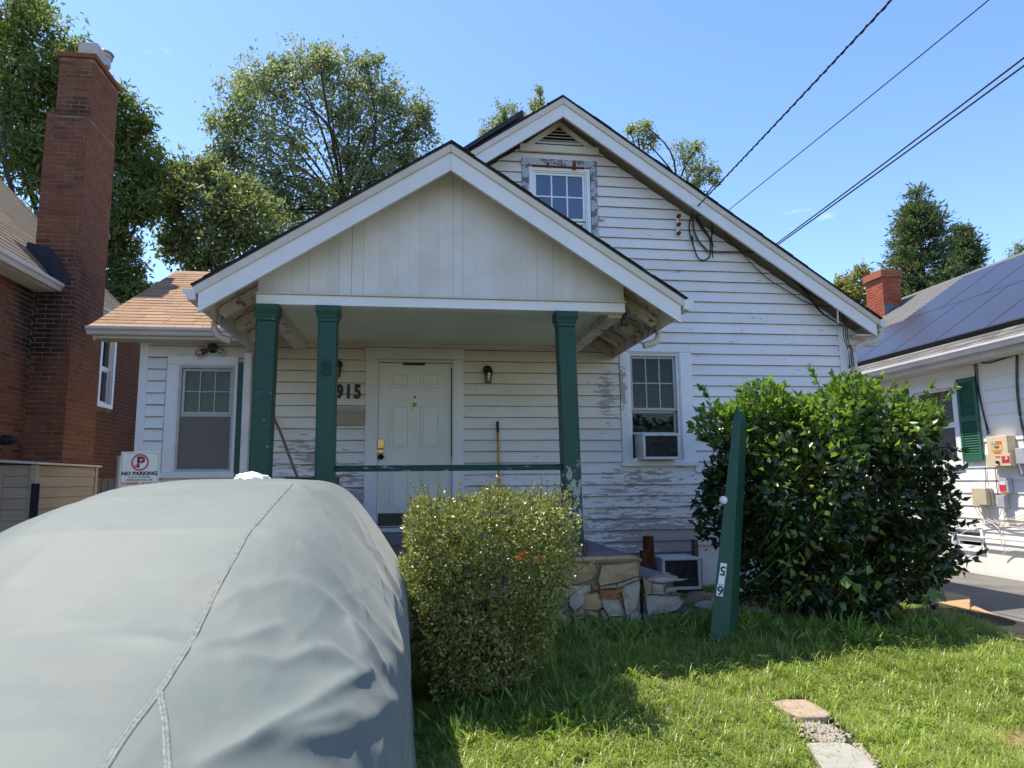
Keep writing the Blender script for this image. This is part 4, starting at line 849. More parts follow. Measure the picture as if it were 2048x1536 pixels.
fl = obj('flue', join(box(fx-0.15, fx+0.12, fy-0.14, fy+0.14, CTOP+0.076, CTOP+0.36)), M['flue'], BH)
obj('flue_cap', lathe((fx+0.06, fy+0.22, CTOP+0.20), [(0.10, 0), (0.10, 0.13), (0.125, 0.14), (0.125, 0.16), (0.105, 0.165), (0.105, 0.20), (0.14, 0.205), (0.13, 0.225)], 20), M['tin'], BH, smooth=False)
# eave, gutter, roof
BS = 1.04
br_ = obj('roof', join(prism([(-4.98, 4.42), (-8.0, 4.42+BS*3.02), (-11.0, 4.42), (-11.0, 4.34), (-8.0, 4.34+BS*3.02), (-4.98, 4.34)], 2.0, 13.7, 'y')), M['old_shingle'], BH)
us = np.array([-1.0, 0, BS]); LB = np.linalg.norm(us)*3.02; us /= np.linalg.norm(us); nb = np.array([us[2], 0, -us[0]])
shingle_rows(br_, np.array([-4.96, 8.2, 4.425]), np.array([0, 1.0, 0]), us, nb, 5.5, int(LB/0.14), 0.14, M['old_shingle'], lambda r, x: not (10.3 < x+8.2 < 11.25 and r < 4), (0.3, 0.34), 0.006)
gutter(-4.99, 1, 2.0, 10.30, 4.40, 0.12, 0.11, 'gutter_tan', 'gutter', BH)
gutter(-4.99, 1, 11.27, 13.7, 4.40, 0.12, 0.11, 'gutter_tan', 'gutter', BH)
obj('soffit', box(BX+0.01, -4.992, 2.0, 10.3, 4.28, 4.30), M['eave_tan'], BH); obj('soffit', box(BX+0.01, -4.992, 11.27, 13.7, 4.28, 4.30), M['eave_tan'], BH)
V = [(-4.94, 10.31, 4.36), (-5.42, 10.31, 4.86), (-5.40, 10.31, 5.0), (-5.1, 10.31, 4.92), (-4.93, 10.31, 4.72), (-4.84, 10.31, 4.55), (-4.80, 10.31, 4.42)]
obj('tar_patch', (V+[(a, b-0.012, c) for a, b, c in V], [tuple(range(7))[::-1], tuple(range(7, 14))]+[(i, (i+1) % 7, 7+(i+1) % 7, 7+i) for i in range(7)]), M['tar'], BH)
obj('tar_patch', hexa([(-5.42, 9.95, 4.90), (-4.99, 9.95, 4.445), (-4.99, 10.31, 4.445), (-5.42, 10.31, 4.90), (-5.42, 9.98, 4.93), (-4.99, 9.98, 4.475), (-4.99, 10.31, 4.475), (-5.42, 10.31, 4.93)]), M['tar'], BH)
# windows of the brick house
def win_x(par, X, y0, y1, z0, z1, s, t, wm, glm, bars=(1, 2), depth=0.10, trim=0.07):
    """window in a wall whose outside faces +x (s=1) or -x (s=-1)"""
    fr = lambda a0, a1, c0, c1, tt, d0, d1: join(*[box(X+s*d0, X+s*d1, p, q_, r, v_) for p, q_, r, v_ in ((a0, a1, c0, c0+tt), (a0, a1, c1-tt, c1), (a0, a0+tt, c0+tt, c1-tt), (a1-tt, a1, c0+tt, c1-tt))])
    wv = obj('window', fr(y0-trim, y1+trim, z0-trim, z1+trim, trim, -0.02, 0.035), wm, par)
    zm_ = (z0+z1)/2
    obj('sash', fr(y0+0.001, y1-0.001, zm_, z1-0.001, 0.04, -0.06, -0.022), wm, wv); obj('sash', fr(y0+0.001, y1-0.001, z0+0.001, zm_-0.001, 0.04, -0.075, -0.03), wm, wv)
    obj('pane', box(X-s*0.045, X-s*0.041, y0+0.04, y1-0.04, zm_+0.04, z1-0.04), glm, wv); obj('pane', box(X-s*0.055, X-s*0.051, y0+0.04, y1-0.04, z0+0.04, zm_-0.04), glm, wv)
    obj('blind', box(X-s*0.12, X-s*0.115, y0, y1, z0, z1), M['curtain'], wv); return wv
win_x(BH, BX, 12.47, 12.93, 2.98, 4.17, 1, 0.1, M['vinyl'], M['glass'])
win_x(BH, BX, 7.42, 8.88, 2.27, 4.03, 1, 0.1, M['vinyl'], M['glass'])
ft = obj('stone_footing', box(BX+0.01, BX+0.10, 11.26, 13.6, 0.0, 1.72), M['mortar'], BH)
for k in range(26):
    yy = 11.3+(k % 9)*0.25+random.uniform(-0.02, 0.02); zz = 0.9+(k//9)*0.27
    bevel(obj('stone', box(BX+0.09, BX+0.12+random.uniform(0, 0.02), yy, yy+0.22, zz, zz+0.24), M['stone_grey'], ft), 0.02)
p = onX(236, 958, -4.2); obj('vent_pipe', lathe((-4.2, p[1], 0.0), [(0.028, 0), (0.028, 1.95), (0.034, 1.951), (0.034, 2.02)], 10), M['greybox'], None, label='slim grey vent pipe standing beside the brick house', cat='pipe')
wl = onX(12, 880, BX+0.05)
obj('wall_lamp', lathe((BX, wl[1], wl[2]), [(0.05, 0.0), (0.07, 0.03), (0.05, 0.14), (0.015, 0.2)], 10, 'x'), M['black'], BH)
# beige boarded bulkhead against its wall
BK = thing('cellar_bulkhead', (-4.95, 10.2, 0), 'beige boarded cellar bulkhead against the brick wall', 'bulkhead')
ex, ya, yb_, zt_ = -4.62, 9.42, 11.12, 1.86
obj('frame', box(BX+0.11, ex-0.02, ya+0.02, yb_-0.02, 0.0, zt_-0.02), M['oldwood'], BK)
for k in range(14):
    z0_, z1_ = zt_-0.135*(k+1), zt_-0.135*k-0.004
    if z0_ < 0: break
    obj('lap_board', hexa([(BX+0.11, ya-0.0, z0_), (ex-0.05, ya-0.0, z0_), (ex-0.05, ya+0.019, z0_), (BX+0.11, ya+0.019, z0_), (BX+0.11, ya+0.013, z1_), (ex-0.05, ya+0.013, z1_), (ex-0.05, ya+0.019, z1_), (BX+0.11, ya+0.019, z1_)]), M['beige'], BK)
    obj('lap_board', hexa([(ex-0.019, ya+0.06, z0_), (ex+0.0, ya+0.06, z0_), (ex+0.0, yb_-0.05, z0_), (ex-0.019, yb_-0.05, z0_), (ex-0.019, ya+0.06, z1_), (ex-0.013, ya+0.06, z1_), (ex-0.013, yb_-0.05, z1_), (ex-0.019, yb_-0.05, z1_)]), M['beige'], BK)
obj('corner_post', box(ex-0.049, ex+0.012, ya-0.014, ya+0.059, 0, zt_), M['beige'], BK); obj('corner_post', box(ex-0.049, ex+0.012, yb_-0.049, yb_+0.02, 0, zt_), M['beige'], BK)
obj('batten', box(-5.02, -4.97, ya-0.022, ya-0.001, 0, zt_-0.10), M['beige'], BK)
bevel(obj('cap_board', hexa([(BX+0.11, ya-0.05, zt_+0.04), (ex+0.05, ya-0.05, zt_+0.005), (ex+0.05, yb_+0.05, zt_+0.005), (BX+0.11, yb_+0.05, zt_+0.04), (BX+0.11, ya-0.05, zt_+0.075), (ex+0.05, ya-0.05, zt_+0.03), (ex+0.05, yb_+0.05, zt_+0.03), (BX+0.11, yb_+0.05, zt_+0.075)]), M['gutter_tan'], BK), 0.004)
a, b = onY(63, 967, ya-0.03), onY(73, 1003, ya-0.03); obj('navy_strip', box(a[0], b[0]+0.02, ya-0.03, ya-0.015, 1.0, a[2]), M['navy'], BK)

# ------------------------------------------------------------------ neighbour house on the right
NH = thing('sided_house', (10, 10, 0.1), 'sunlit white sided house with green shutters and solar panels on its grey roof', 'house')
NXW = 8.57
WN = (10.05, 10.95, 1.80, 3.05); BWn = (9.75, 10.35, 0.48, 0.80)
def boxX(a, b, c, d, x0, x1): return box(x0, x1, a, b, c, d)
nw = obj('side_wall', join(*[boxX(a, b, c, d, NXW, NXW+0.15) for a, b, c, d in strips(4.5, 20, 0.0, 3.45, [WN, BWn])]), M['alsiding'], NH)
k = 0; z = 0.965-0.192*2
while z < 3.3:
    z1 = z+0.192; spans = [(4.5, 20.0)]
    for h0, h1, c, d in ((WN[0]-0.1, WN[1]+0.1, WN[2]-0.1, WN[3]+0.1), (BWn[0]-0.03, BWn[1]+0.03, 0, BWn[3]+0.03)):
        if c < z+0.1 < d:
            ns = []
            for a, b in spans:
                if h0 > a and h1 < b: ns += [(a, h0), (h1, b)]
                else: ns.append((a, b))
            spans = ns
    for a, b in spans:
        cut = [a]+([x_ for x_ in (random.uniform(12, 15),) if a < x_ < b])+[b]
        for s0, s1 in zip(cut[:-1], cut[1:]):
            xo, xt = NXW-0.018, NXW-0.003
            obj('siding_board', hexa([(xo, s0, z), (NXW-0.0005, s0, z), (NXW-0.0005, s1-0.002, z), (xo, s1-0.002, z), (xt, s0, z1+0.01), (NXW-0.0005, s0, z1+0.01), (NXW-0.0005, s1-0.002, z1+0.01), (xt, s1-0.002, z1+0.01)]), M['alsiding'], nw)
    z = z1
obj('foundation', box(NXW-0.01, NXW+0.02, 4.5, 9.7, 0.0, 0.578), M['alsiding'], NH); obj('foundation', box(NXW-0.01, NXW+0.02, 10.4, 20, 0.0, 0.578), M['alsiding'], NH); obj('foundation', box(NXW-0.01, NXW+0.02, 9.7, 10.4, 0.0, 0.478), M['alsiding'], NH)
obj('foundation_ledge', box(NXW-0.035, NXW-0.011, 4.5, 9.7, 0.52, 0.58), M['alsiding'], NH)
obj('far_walls', join(box(8.75, 15.5, 19.85, 20, 0, 3.4), box(8.75, 15.5, 4.5, 4.65, 0, 3.4)), M['alsiding'], NH)
# roof
NS = 0.66; rx0, rz0 = 8.18, 3.50
zn = lambda x: rz0+NS*(x-rx0)
rdg = 12.0
nr = obj('roof', join(prism([(rx0, rz0), (rdg, zn(rdg)), (2*rdg-rx0, rz0), (2*rdg-rx0, rz0-0.1), (rdg, zn(rdg)-0.1), (rx0, rz0-0.1)], 4.2, 20.3, 'y')), M['grey_shingle'], NH)
un_ = np.array([1.0, 0, NS]); un_ /= np.linalg.norm(un_); nnr = np.array([-un_[2], 0, un_[0]])
sl_len = (rdg-rx0)*math.sqrt(1+NS*NS); PT = np.array([rx0, 4.2, rz0])
shingle_rows(nr, PT+np.array([-0.02, 3.4, 0.0]), np.array([0, 1.0, 0]), un_, nnr, 12.5, int(sl_len/0.135), 0.135, M['grey_shingle'], lambda r, y: r < 7 or r > 15 or y > 3.2, (0.18, 0.34), 0.008)
def gutterN():
    q = [(0, 0), (0, -0.10), (-0.07, -0.10), (-0.085, -0.055), (-0.11, -0.03), (-0.11, 0), (-0.106, 0), (-0.106, -0.028), (-0.081, -0.052), (-0.067, -0.096), (-0.004, -0.096), (-0.004, 0)]
    return bevel(obj('gutter', prism([(rx0+0.0+a, rz0-0.005+b) for a, b in q], 4.2, 20.3, 'y'), M['metal_white'], NH), 0.002)
gutterN()
obj('fascia', box(rx0+0.004, rx0+0.03, 4.2, 20.3, rz0-0.19, rz0-0.101), M['eave_tan'], NH)
obj('soffit', box(rx0+0.031, NXW-0.019, 4.2, 20.3, rz0-0.185, rz0-0.165), M['eave_tan'], NH)
# solar panels, each one a part
pn = onPlane(1900, 678, PT+nnr*0.10, nnr); s_lo = np.dot(pn-PT, un_)+0.10
PH, PWD = 1.80, 1.05
def solar(y0, s0):
    O = PT+nnr*0.10+un_*s0; uy = np.array([0, 1.0, 0]); y0 -= 4.2
    cr = lambda y, s_, h: tuple(O+uy*y+un_*s_+nnr*h)
    fr_ = obj('solar_panel', hexa([cr(y0, 0, -0.035), cr(y0+PWD-0.012, 0, -0.035), cr(y0+PWD-0.012, PH-0.012, -0.035), cr(y0, PH-0.012, -0.035), cr(y0, 0, 0), cr(y0+PWD-0.012, 0, 0), cr(y0+PWD-0.012, PH-0.012, 0), cr(y0, PH-0.012, 0)]), M['pv_frame'], NH)
    b_ = 0.010; obj('solar_glass', hexa([cr(y0+b_, b_, 0.0005), cr(y0+PWD-0.012-b_, b_, 0.0005), cr(y0+PWD-0.012-b_, PH-0.012-b_, 0.0005), cr(y0+b_, PH-0.012-b_, 0.0005)]+[cr(y0+b_, b_, 0.002), cr(y0+PWD-0.012-b_, b_, 0.002), cr(y0+PWD-0.012-b_, PH-0.012-b_, 0.002), cr(y0+b_, PH-0.012-b_, 0.002)]), M['pv'], fr_)
# row ends read from the photo on the roof plane
yl1 = 13.4
up = onPlane(1824, 628, PT+nnr*0.10, nnr)[1]
for row, ys in ((0, yl1), (1, up+0.0)):
    y = ys
    while y > 6.2: solar(y-PWD, s_lo+row*PH); y -= PWD
O = PT+un_*(s_lo-0.03)
obj('panel_skirt', hexa([tuple(O+np.array([0, y, 0])+un_*s_+nnr*h) for y, s_, h in ((1.6, 0, 0.0), (yl1-4.2, 0, 0.0), (yl1-4.2, 0.028, 0.0), (1.6, 0.028, 0.0), (1.6, 0, 0.10), (yl1-4.2, 0, 0.10), (yl1-4.2, 0.028, 0.10), (1.6, 0.028, 0.10))]), M['pv_frame'], NH)
# chimney on the roof
cb = onPlane(1772, 632, PT, nnr)
cx0, cy0 = cb[0]-0.02, cb[1]+0.0
nc = obj('roof_chimney', box(cx0, cx0+0.46, cy0, cy0+0.62, cb[2]-0.6, cb[2]+0.98), M['mortar'], NH)
brick_faces(nc, [((cx0, cy0, cb[2]-0.2), UY, UZ, (-1, 0, 0), 0.62, 1.16, lambda u, z_: True), ((cx0, cy0, cb[2]-0.2), (1, 0, 0), UZ, NYm, 0.46, 1.16, lambda u, z_: True)], M['brick_bright'])
bevel(obj('chimney_cap', join(box(cx0-0.04, cx0+0.50, cy0-0.04, cy0+0.66, cb[2]+0.98, cb[2]+1.13)), M['brick_bright'], NH), 0.006)
obj('chimney_ledge', box(cx0-0.055, cx0+0.515, cy0-0.055, cy0+0.675, cb[2]+0.955, cb[2]+0.979), M['mortar'], NH)
obj('flashing', join(box(cx0-0.012, cx0+0.472, cy0-0.013, cy0-0.0075, cb[2]-0.1, cb[2]+0.28)), M['lead'], NH)
# window, shutters, cellar window
win_x(NH, NXW, WN[0]+0.02, WN[1]-0.02, WN[2]+0.02, WN[3]-0.02, -1, 0.1, M['vinyl'], M['glass'], trim=0.10)
win_x(NH, NXW, BWn[0]+0.02, BWn[1]-0.02, BWn[2]+0.02, BWn[3]-0.02, -1, 0.1, M['vinyl'], M['glass'], trim=0.045)
def shutter(y0, y1, z0, z1):
    X0, X1 = NXW-0.05, NXW-0.019
    s_ = obj('shutter', join(boxX(y0, y0+0.045, z0, z1, X0, X1), boxX(y1-0.045, y1, z0, z1, X0, X1), *[boxX(y0+0.0455, y1-0.0455, a, b, X0+0.001, X1) for a, b in ((z0, z0+0.10), (z1-0.07, z1), ((z0+z1)/2-0.04, (z0+z1)/2+0.04))], boxX(y0+0.04, y1-0.04, z0+0.02, z1-0.02, X1-0.006, X1-0.001)), M['shutter_green'], NH)
    for a, b in ((z0+0.105, (z0+z1)/2-0.045), ((z0+z1)/2+0.045, z1-0.075)):
        n_ = int((b-a)/0.036)
        for i in range(n_):
            zz = a+(b-a)*i/n_; obj('louvre', hexa([(X0+0.004, y0+0.046, zz), (X1-0.007, y0+0.046, zz+0.022), (X1-0.007, y1-0.046, zz+0.022), (X0+0.004, y1-0.046, zz), (X0+0.004, y0+0.046, zz+0.008), (X1-0.007, y0+0.046, zz+0.03), (X1-0.007, y1-0.046, zz+0.03), (X0+0.004, y1-0.046, zz+0.008)]), M['shutter_green'], s_)
a, b = onX(1904, 765, NXW-0.05), onX(1968, 915, NXW-0.05)
shutter(9.565, 9.945, 1.835, 3.125); shutter(11.06, 11.42, 1.835, 3.125)
# meters and boxes
def bx_(px0, py0, px1, py1, d, mat, name, par=NH):
    a_, b_ = onX(px0, py0, NXW-d), onX(px1, py1, NXW-d); return bevel(obj(name, box(NXW-d, NXW-0.02, b_[1], a_[1], b_[2], a_[2]), M[mat], par), 0.006)
def lab(px0, py0, px1, py1, d, mat, par): a_, b_ = onX(px0, py0, NXW-d), onX(px1, py1, NXW-d); obj('label_plate', box(NXW-d-0.004, NXW-d-0.0005, b_[1], a_[1], b_[2], a_[2]), M[mat], par)
k9 = lambda x, y: (1840+x/6.98, 840+y/6.98)
mt = bx_(*k9(922, 236), *k9(1232, 474), 0.16, 'meter', 'meter_box')
lab(*k9(985, 300), *k9(1060, 335), 0.16, 'greybox', mt); lab(*k9(1062, 296), *k9(1140, 335), 0.16, 'orange', mt); lab(*k9(985, 352), *k9(1150, 420), 0.16, 'yellowlab', mt); lab(*k9(1035, 358), *k9(1100, 382), 0.166, 'signgrey', mt); lab(*k9(1030, 442), *k9(1130, 458), 0.16, 'orange', mt)
mt2 = bx_(*k9(915, 482), *k9(1270, 640), 0.16, 'meter', 'meter_box'); lab(*k9(1138, 505), *k9(1255, 592), 0.16, 'red', mt2); lab(*k9(1190, 508), *k9(1225, 555), 0.166, 'meter', mt2); lab(*k9(1050, 504), *k9(1120, 516), 0.16, 'orange', mt2)
c = onX(*k9(1085, 590), NXW-0.17); obj('meter_knob', lathe((NXW-0.16, c[1], c[2]), [(0.022, -0.03), (0.022, 0.0)], 10, 'x'), M['black'], mt2)
gm = bx_(*k9(1320, 395), *k9(1470, 610), 0.12, 'greybox', 'junction_box'); bx_(*k9(1350, 612), *k9(1430, 760), 0.07, 'greybox', 'conduit_body')
sw = bx_(*k9(1090, 810), *k9(1240, 1020), 0.10, 'greybox', 'switch_box'); lab(*k9(1110, 862), *k9(1195, 905), 0.10, 'plate', sw); lab(*k9(1110, 908), *k9(1205, 985), 0.10, 'red', sw); lab(*k9(1140, 988), *k9(1205, 1025), 0.10, 'orange', sw)
bx_(*k9(1062, 1055), *k9(1185, 1225), 0.11, 'greybox', 'junction_box'); bx_(*k9(712, 950), *k9(935, 1190), 0.13, 'tanbox', 'telephone_box')
bx_(*k9(945, 950), *k9(1010, 1200), 0.06, 'tanbox', 'telephone_box_hinge')
def wallcable(pts, r=0.007, mat='oldwood', d=0.03, name='wall_cable'): obj(name, tube(spline([onX(x, y, NXW-d) for x, y in pts], 6), r, 6), M[mat], NH, smooth=True)
wallcable([(1949, 722), (1952, 760), (1960, 800), (1972, 850), (1975, 870)], 0.010, 'black'); wallcable([(1953, 722), (1958, 780), (1968, 830), (1979, 868)], 0.007, 'black'); wallcable([(1949, 722), (1975, 726), (2010, 716), (2048, 704)], 0.012, 'oldwood')
wallcable([(2034, 700), (2034, 770), (2040, 830), (2048, 870), (2052, 905)], 0.018, 'oldwood')
wallcable([(1970, 935), (1972, 960), (1968, 1000), (1972, 1010)], 0.006); wallcable([(1990, 935), (1995, 985), (1998, 990)], 0.006)
for pts in ([(1955, 1012), (1965, 1030), (1985, 1042), (2010, 1040), (2048, 1030)], [(1975, 1012), (1982, 1030), (1992, 1042), (2000, 1055), (2002, 1080), (2006, 1095)], [(2003, 1018), (1998, 1035), (1990, 1044), (1960, 1050), (1925, 1066), (1915, 1072)], [(1990, 1042), (2015, 1052), (2048, 1056)], [(1988, 1045), (2020, 1048), (2048, 1046)], [(2008, 1018), (2010, 1035), (2030, 1040), (2050, 1036)], [(1950, 1015), (1962, 1036), (1984, 1046), (1998, 1058)], [(2005, 1110), (2020, 1098), (2050, 1100)]):
    wallcable(pts, 0.006, 'gutter_tan', 0.05)
wallcable([(1915, 1070), (1950, 1074), (2000, 1078), (2060, 1084)], 0.016, 'metal_white', 0.06, 'wall_pipe')

# ------------------------------------------------------------------ overhead cables
def overhead(p0, p1, r, label, twist=False, sag=0.12):
    p0, p1 = np.array(p0), np.array(p1); p1 = p0+(p1-p0)*2.6; sag = sag*0.5; pts = []
    for i in range(25):
        t = i/24; p = p0+(p1-p0)*t; p = p-np.array([0, 0, 4*sag*t*(1-t)]); pts.append(p)
    vf = tube(pts, r, 7)
    if twist:
        hel = []
        n_ = 1200
        for i in range(n_):
            t = i/(n_-1); p = p0+(p1-p0)*t-np.array([0, 0, 4*sag*t*(1-t)]); an = t*560; hel.append(p+np.array([math.cos(an), 0.0, math.sin(an)])*r*0.9)
        vf = join(vf, tube(hel, r*0.75, 5))
    return tag(obj('overhead_cable', vf, M['cable'], None, smooth=True), label, 'cable', 'overhead service cables')
overhead(onY(1386, 422, 8.5), at(1850, -90, 4.6), 0.008, 'thick twisted overhead cable running to the loop on the gable', True)
overhead(onY(1460, 418, 8.15), at(2080, -100, 4.9), 0.0055, 'thin single overhead wire meeting the bargeboard above the gable cables')
a = onY(1552, 488, 8.12); overhead(a, at(2150, 22, 5.0), 0.008, 'upper wire of the paired overhead lines tied low on the bargeboard'); overhead(a+np.array([0.02, 0, -0.012]), at(2150, 40, 5.0), 0.008, 'lower wire of the paired overhead lines tied low on the bargeboard')
# ------------------------------------------------------------------ car under its cover
CAR = thing('covered_car', (-1.0, 3.8, 0), 'car hidden under a wrinkled grey green fabric cover', 'covered car')
def lerp(x, xs, ys): return np.interp(x, xs, ys)
CCX = -0.985
HY = ([1.45, 1.60, 1.75, 1.95, 2.2, 2.5, 2.8, 3.2, 3.7, 4.1, 4.5, 5.2, 5.6, 5.85, 5.98],
      [0.70, 0.86, 0.95, 1.00, 1.05, 1.13, 1.25, 1.42, 1.55, 1.62, 1.635, 1.63, 1.60, 1.50, 1.3])
NU, NV = 300, 340
ys = np.concatenate([np.linspace(1.45, 5.98, NU)])
def half_w(Y, z, H):
    wl = lerp(Y, [1.45, 1.7, 2.0, 2.3, 5.3, 5.98], [0.68, 0.84, 0.95, 0.975, 0.95, 0.84])
    top = lerp(Y, [1.45, 2.3, 3.0, 3.8, 5.4, 5.98], [0.62, 0.92, 0.80, 0.69, 0.66, 0.62])
    t = sstep(0.88, np.maximum(H, 1.0)+0.02, z)
    return wl*(1-t)+np.minimum(top, wl)*t
P = np.zeros((NU, NV, 3))
for i, Y in enumerate(ys):
    H = lerp(Y, *HY); th = np.linspace(0, math.pi, NV)
    n_ = float(lerp(Y, [2.1, 2.6, 3.4], [3.4, 4.2, 6.5]))
    c_, s_ = np.cos(th), np.sin(th)
    zz = H*np.abs(s_)**(2/n_); fx_ = np.sign(c_)*np.abs(c_)**(2/float(lerp(Y, [2.1, 2.6, 3.4], [3.2, 4.0, 5.5])))
    P[i, :, 0] = CCX+fx_*half_w(Y, zz, H)*np.where(c_ < 0, 1+0.44*sstep(0.9, 1.5, zz), 1.0)*np.where(zz < 0.5, 1+0.05*(0.5-zz)/0.5, 1); P[i, :, 1] = Y; P[i, :, 2] = zz-0.045*H*(1-np.abs(s_))*0
    P[i, :, 2] -= 0.05*(fx_**2)*(zz > 0.6)
# drape the near end: drop the first rows to the ground
front = []
for k in range(60):
    t = k/60.0; r0 = P[0].copy(); r0[:, 2] = P[0, :, 2]*t; r0[:, 1] = P[0, 0, 1]-0.10*(1-t)**1.5-0.02; r0[:, 0] = CCX+(P[0, :, 0]-CCX)*(1.1-0.1*t); front.append(r0)
back = []
for k in range(1, 24):
    t = k/23.0; r0 = P[-1].copy(); r0[:, 2] *= 1-t; r0[:, 1] += 0.06+0.10*t; back.append(r0)
P = np.concatenate([np.array(front), P, np.array(back)], 0); NU = P.shape[0]
# wrinkles along the normal
dU = np.gradient(P, axis=0); dV = np.gradient(P, axis=1); N_ = np.cross(dU, dV); N_ /= (np.linalg.norm(N_, axis=2, keepdims=True)+1e-9)
if N_[NU//2, NV//2, 2] < 0: N_ = -N_
def ridge_seg(Pt, a, b, wd, amp, asym=0.0):
    """a raised crease along the segment a-b on the draped surface"""
    a, b = np.array(a), np.array(b); ab = b-a; t = np.clip(((Pt-a)@ab)/(ab@ab), 0, 1); d = np.linalg.norm(Pt-(a+t[..., None]*ab), axis=-1)
    return amp*np.exp(-(d/wd))*np.sin(np.pi*np.clip(t*0.9+0.05, 0, 1))**0.6
flat = P.reshape(-1, 3); disp = np.zeros(len(flat))
for i, p in enumerate(flat):
    v1 = Vector((p[0]*1.5, p[1]*0.9, p[2]*1.3)); a_ = mn.noise(v1)
    v2 = Vector((p[0]*3.0+7, p[1]*2.0-p[0]*1.2, p[2]*2.0)); b_ = 1-abs(mn.noise(v2))*2
    v3 = Vector((p[0]*7.0-p[1]*3.5, p[1]*6.0+3, p[2]*5.0)); c3 = 1-abs(mn.noise(v3))*2
    low = 1.0 if p[2] < 0.9 else max(0.25, 1-(p[2]-0.9)*1.6)
    side = min(1, max(0, (abs(p[0]-CCX)-0.55)*3))*low
    fold = math.sin(p[1]*11+2.2*mn.noise(Vector((p[1]*1.3, p[0], p[2]*0.6)))*2.2)*side*0.014
    v4 = Vector((p[0]*15+p[1]*9, p[1]*13-p[0]*6, p[2]*11)); c4 = 1-abs(mn.noise(v4))*2
    disp[i] = 0.012*a_+0.006*max(b_, 0)**6*(0.3+1.0*side)+0.0022*max(c3, 0)**8*(0.6+side)+0.0012*max(c4, 0)**8+fold*0.6
Pd = P.reshape(-1, 3)
def onCar(px, py):
    q_ = proj(Pd); d = (q_[:, 0]-px)**2+(q_[:, 1]-py)**2+np.where(N_.reshape(-1, 3)@(-ray(px, py)) < 0, 1e6, 0)+(q_[:, 2]-2)*30
    return Pd[int(np.argmin(d))]
for pts, wd, amp in [(((575, 965), (620, 990), (690, 1000)), 0.05, 0.02), (((250, 1275), (380, 1292), (470, 1285), (560, 1250)), 0.045, 0.028), (((590, 1155), (690, 1240), (730, 1335)), 0.05, 0.05),
    (((690, 1010), (740, 1110), (780, 1270)), 0.03, 0.025), (((705, 1010), (765, 1130), (800, 1290)), 0.03, 0.02), (((640, 1290), (700, 1340), (825, 1352)), 0.05, 0.055), (((690, 1240), (760, 1330), (822, 1352)), 0.035, 0.055),
    (((480, 1500), (600, 1430), (735, 1345)), 0.045, 0.065), (((390, 1536), (560, 1480), (700, 1430)), 0.05, 0.055), (((560, 1240), (610, 1290), (650, 1330)), 0.05, 0.02), (((60, 1060), (150, 1010), (230, 985)), 0.05, 0.012), (((510, 1060), (640, 1100), (690, 1180)), 0.06, 0.014), (((600, 1085), (700, 1200), (800, 1330)), 0.03, 0.03), (((430, 1215), (500, 1180), (590, 1160)), 0.05, 0.014), (((120, 1240), (250, 1272)), 0.05, 0.018), (((450, 1310), (560, 1330), (640, 1300)), 0.04, 0.03), (((640, 1020), (700, 1150), (735, 1260)), 0.025, 0.028), (((560, 1500), (680, 1470), (800, 1400)), 0.04, 0.045), (((300, 1200), (420, 1140), (520, 1120)), 0.05, 0.008), (((0, 1180), (150, 1060), (260, 1000)), 0.08, 0.012)]:
    w3 = [onCar(*p) for p in pts]
    for a_, b_ in zip(w3[:-1], w3[1:]): disp += ridge_seg(flat, a_, b_, wd*0.75, amp*0.62)
dg_ = disp.reshape(NU, NV)
for _ in range(2):
    pp_ = np.pad(dg_, 1, mode='edge'); dg_ = (pp_[:-2, 1:-1]+pp_[2:, 1:-1]+pp_[1:-1, :-2]+pp_[1:-1, 2:]+2*dg_)/6
disp = dg_.reshape(-1)
Pd = flat+N_.reshape(-1, 3)*disp[:, None]; Pd[:, 2] = np.maximum(Pd[:, 2], 0.015)
ii = (np.arange(NU-1)[:, None]*NV+np.arange(NV-1)[None]).ravel()
npmesh('cover', Pd, np.stack([ii, ii+1, ii+NV+1, ii+NV], 1), M['cover'], CAR, smooth=True)
def seam(pxs, name):
    # follow the cover between picture points
    q_ = proj(Pd); Nf = N_.reshape(-1, 3); path = []
    d_ = []
    for a_, b_ in zip(pxs[:-1], pxs[1:]):
        for t in np.linspace(0, 1, 14, endpoint=False): d_.append((a_[0]+(b_[0]-a_[0])*t, a_[1]+(b_[1]-a_[1])*t))
    d_.append(pxs[-1])
    for x, y in d_:
        sc = (q_[:, 0]-x)**2+(q_[:, 1]-y)**2+np.where(Nf@(-ray(x, y)) < -0.02, 1e6, 0); k = np.argsort(sc)[:4]; wts = 1/(sc[k]+0.5); path.append(((Pd[k]*wts[:, None]).sum(0)/wts.sum(), Nf[k[0]]))
    c = np.array([p[0] for p in path])
    for _ in range(3): c[1:-1] = (c[:-2]+2*c[1:-1]+c[2:])/4
    V, F = [], []; hw = 0.0095
    for i in range(len(c)):
        t = c[min(i+1, len(c)-1)]-c[max(i-1, 0)]; t /= np.linalg.norm(t)+1e-9; nn_ = path[i][1]; s_ = np.cross(t, nn_); s_ /= np.linalg.norm(s_)+1e-9
        for o_, h in ((-hw, 0.0012), (-hw*0.8, 0.0032), (-hw*0.25, 0.0034), (0, 0.0018), (hw*0.25, 0.0034), (hw*0.8, 0.0032), (hw, 0.0012)): V.append(tuple(c[i]+s_*o_+nn_*h))
    for i in range(len(c)-1):
        for k in range(6): F.append((i*7+k, i*7+k+1, (i+1)*7+k+1, (i+1)*7+k))
    obj(name, (V, F), M['strap'], CAR, smooth=True)
seam([(583, 968), (540, 1015), (495, 1067), (437, 1172), (382, 1285), (323, 1378), (252, 1470), (205, 1545), (150, 1640)], 'seam_tape')
seam([(320, 1384), (330, 1440), (336, 1536), (340, 1660)], 'seam_tape')
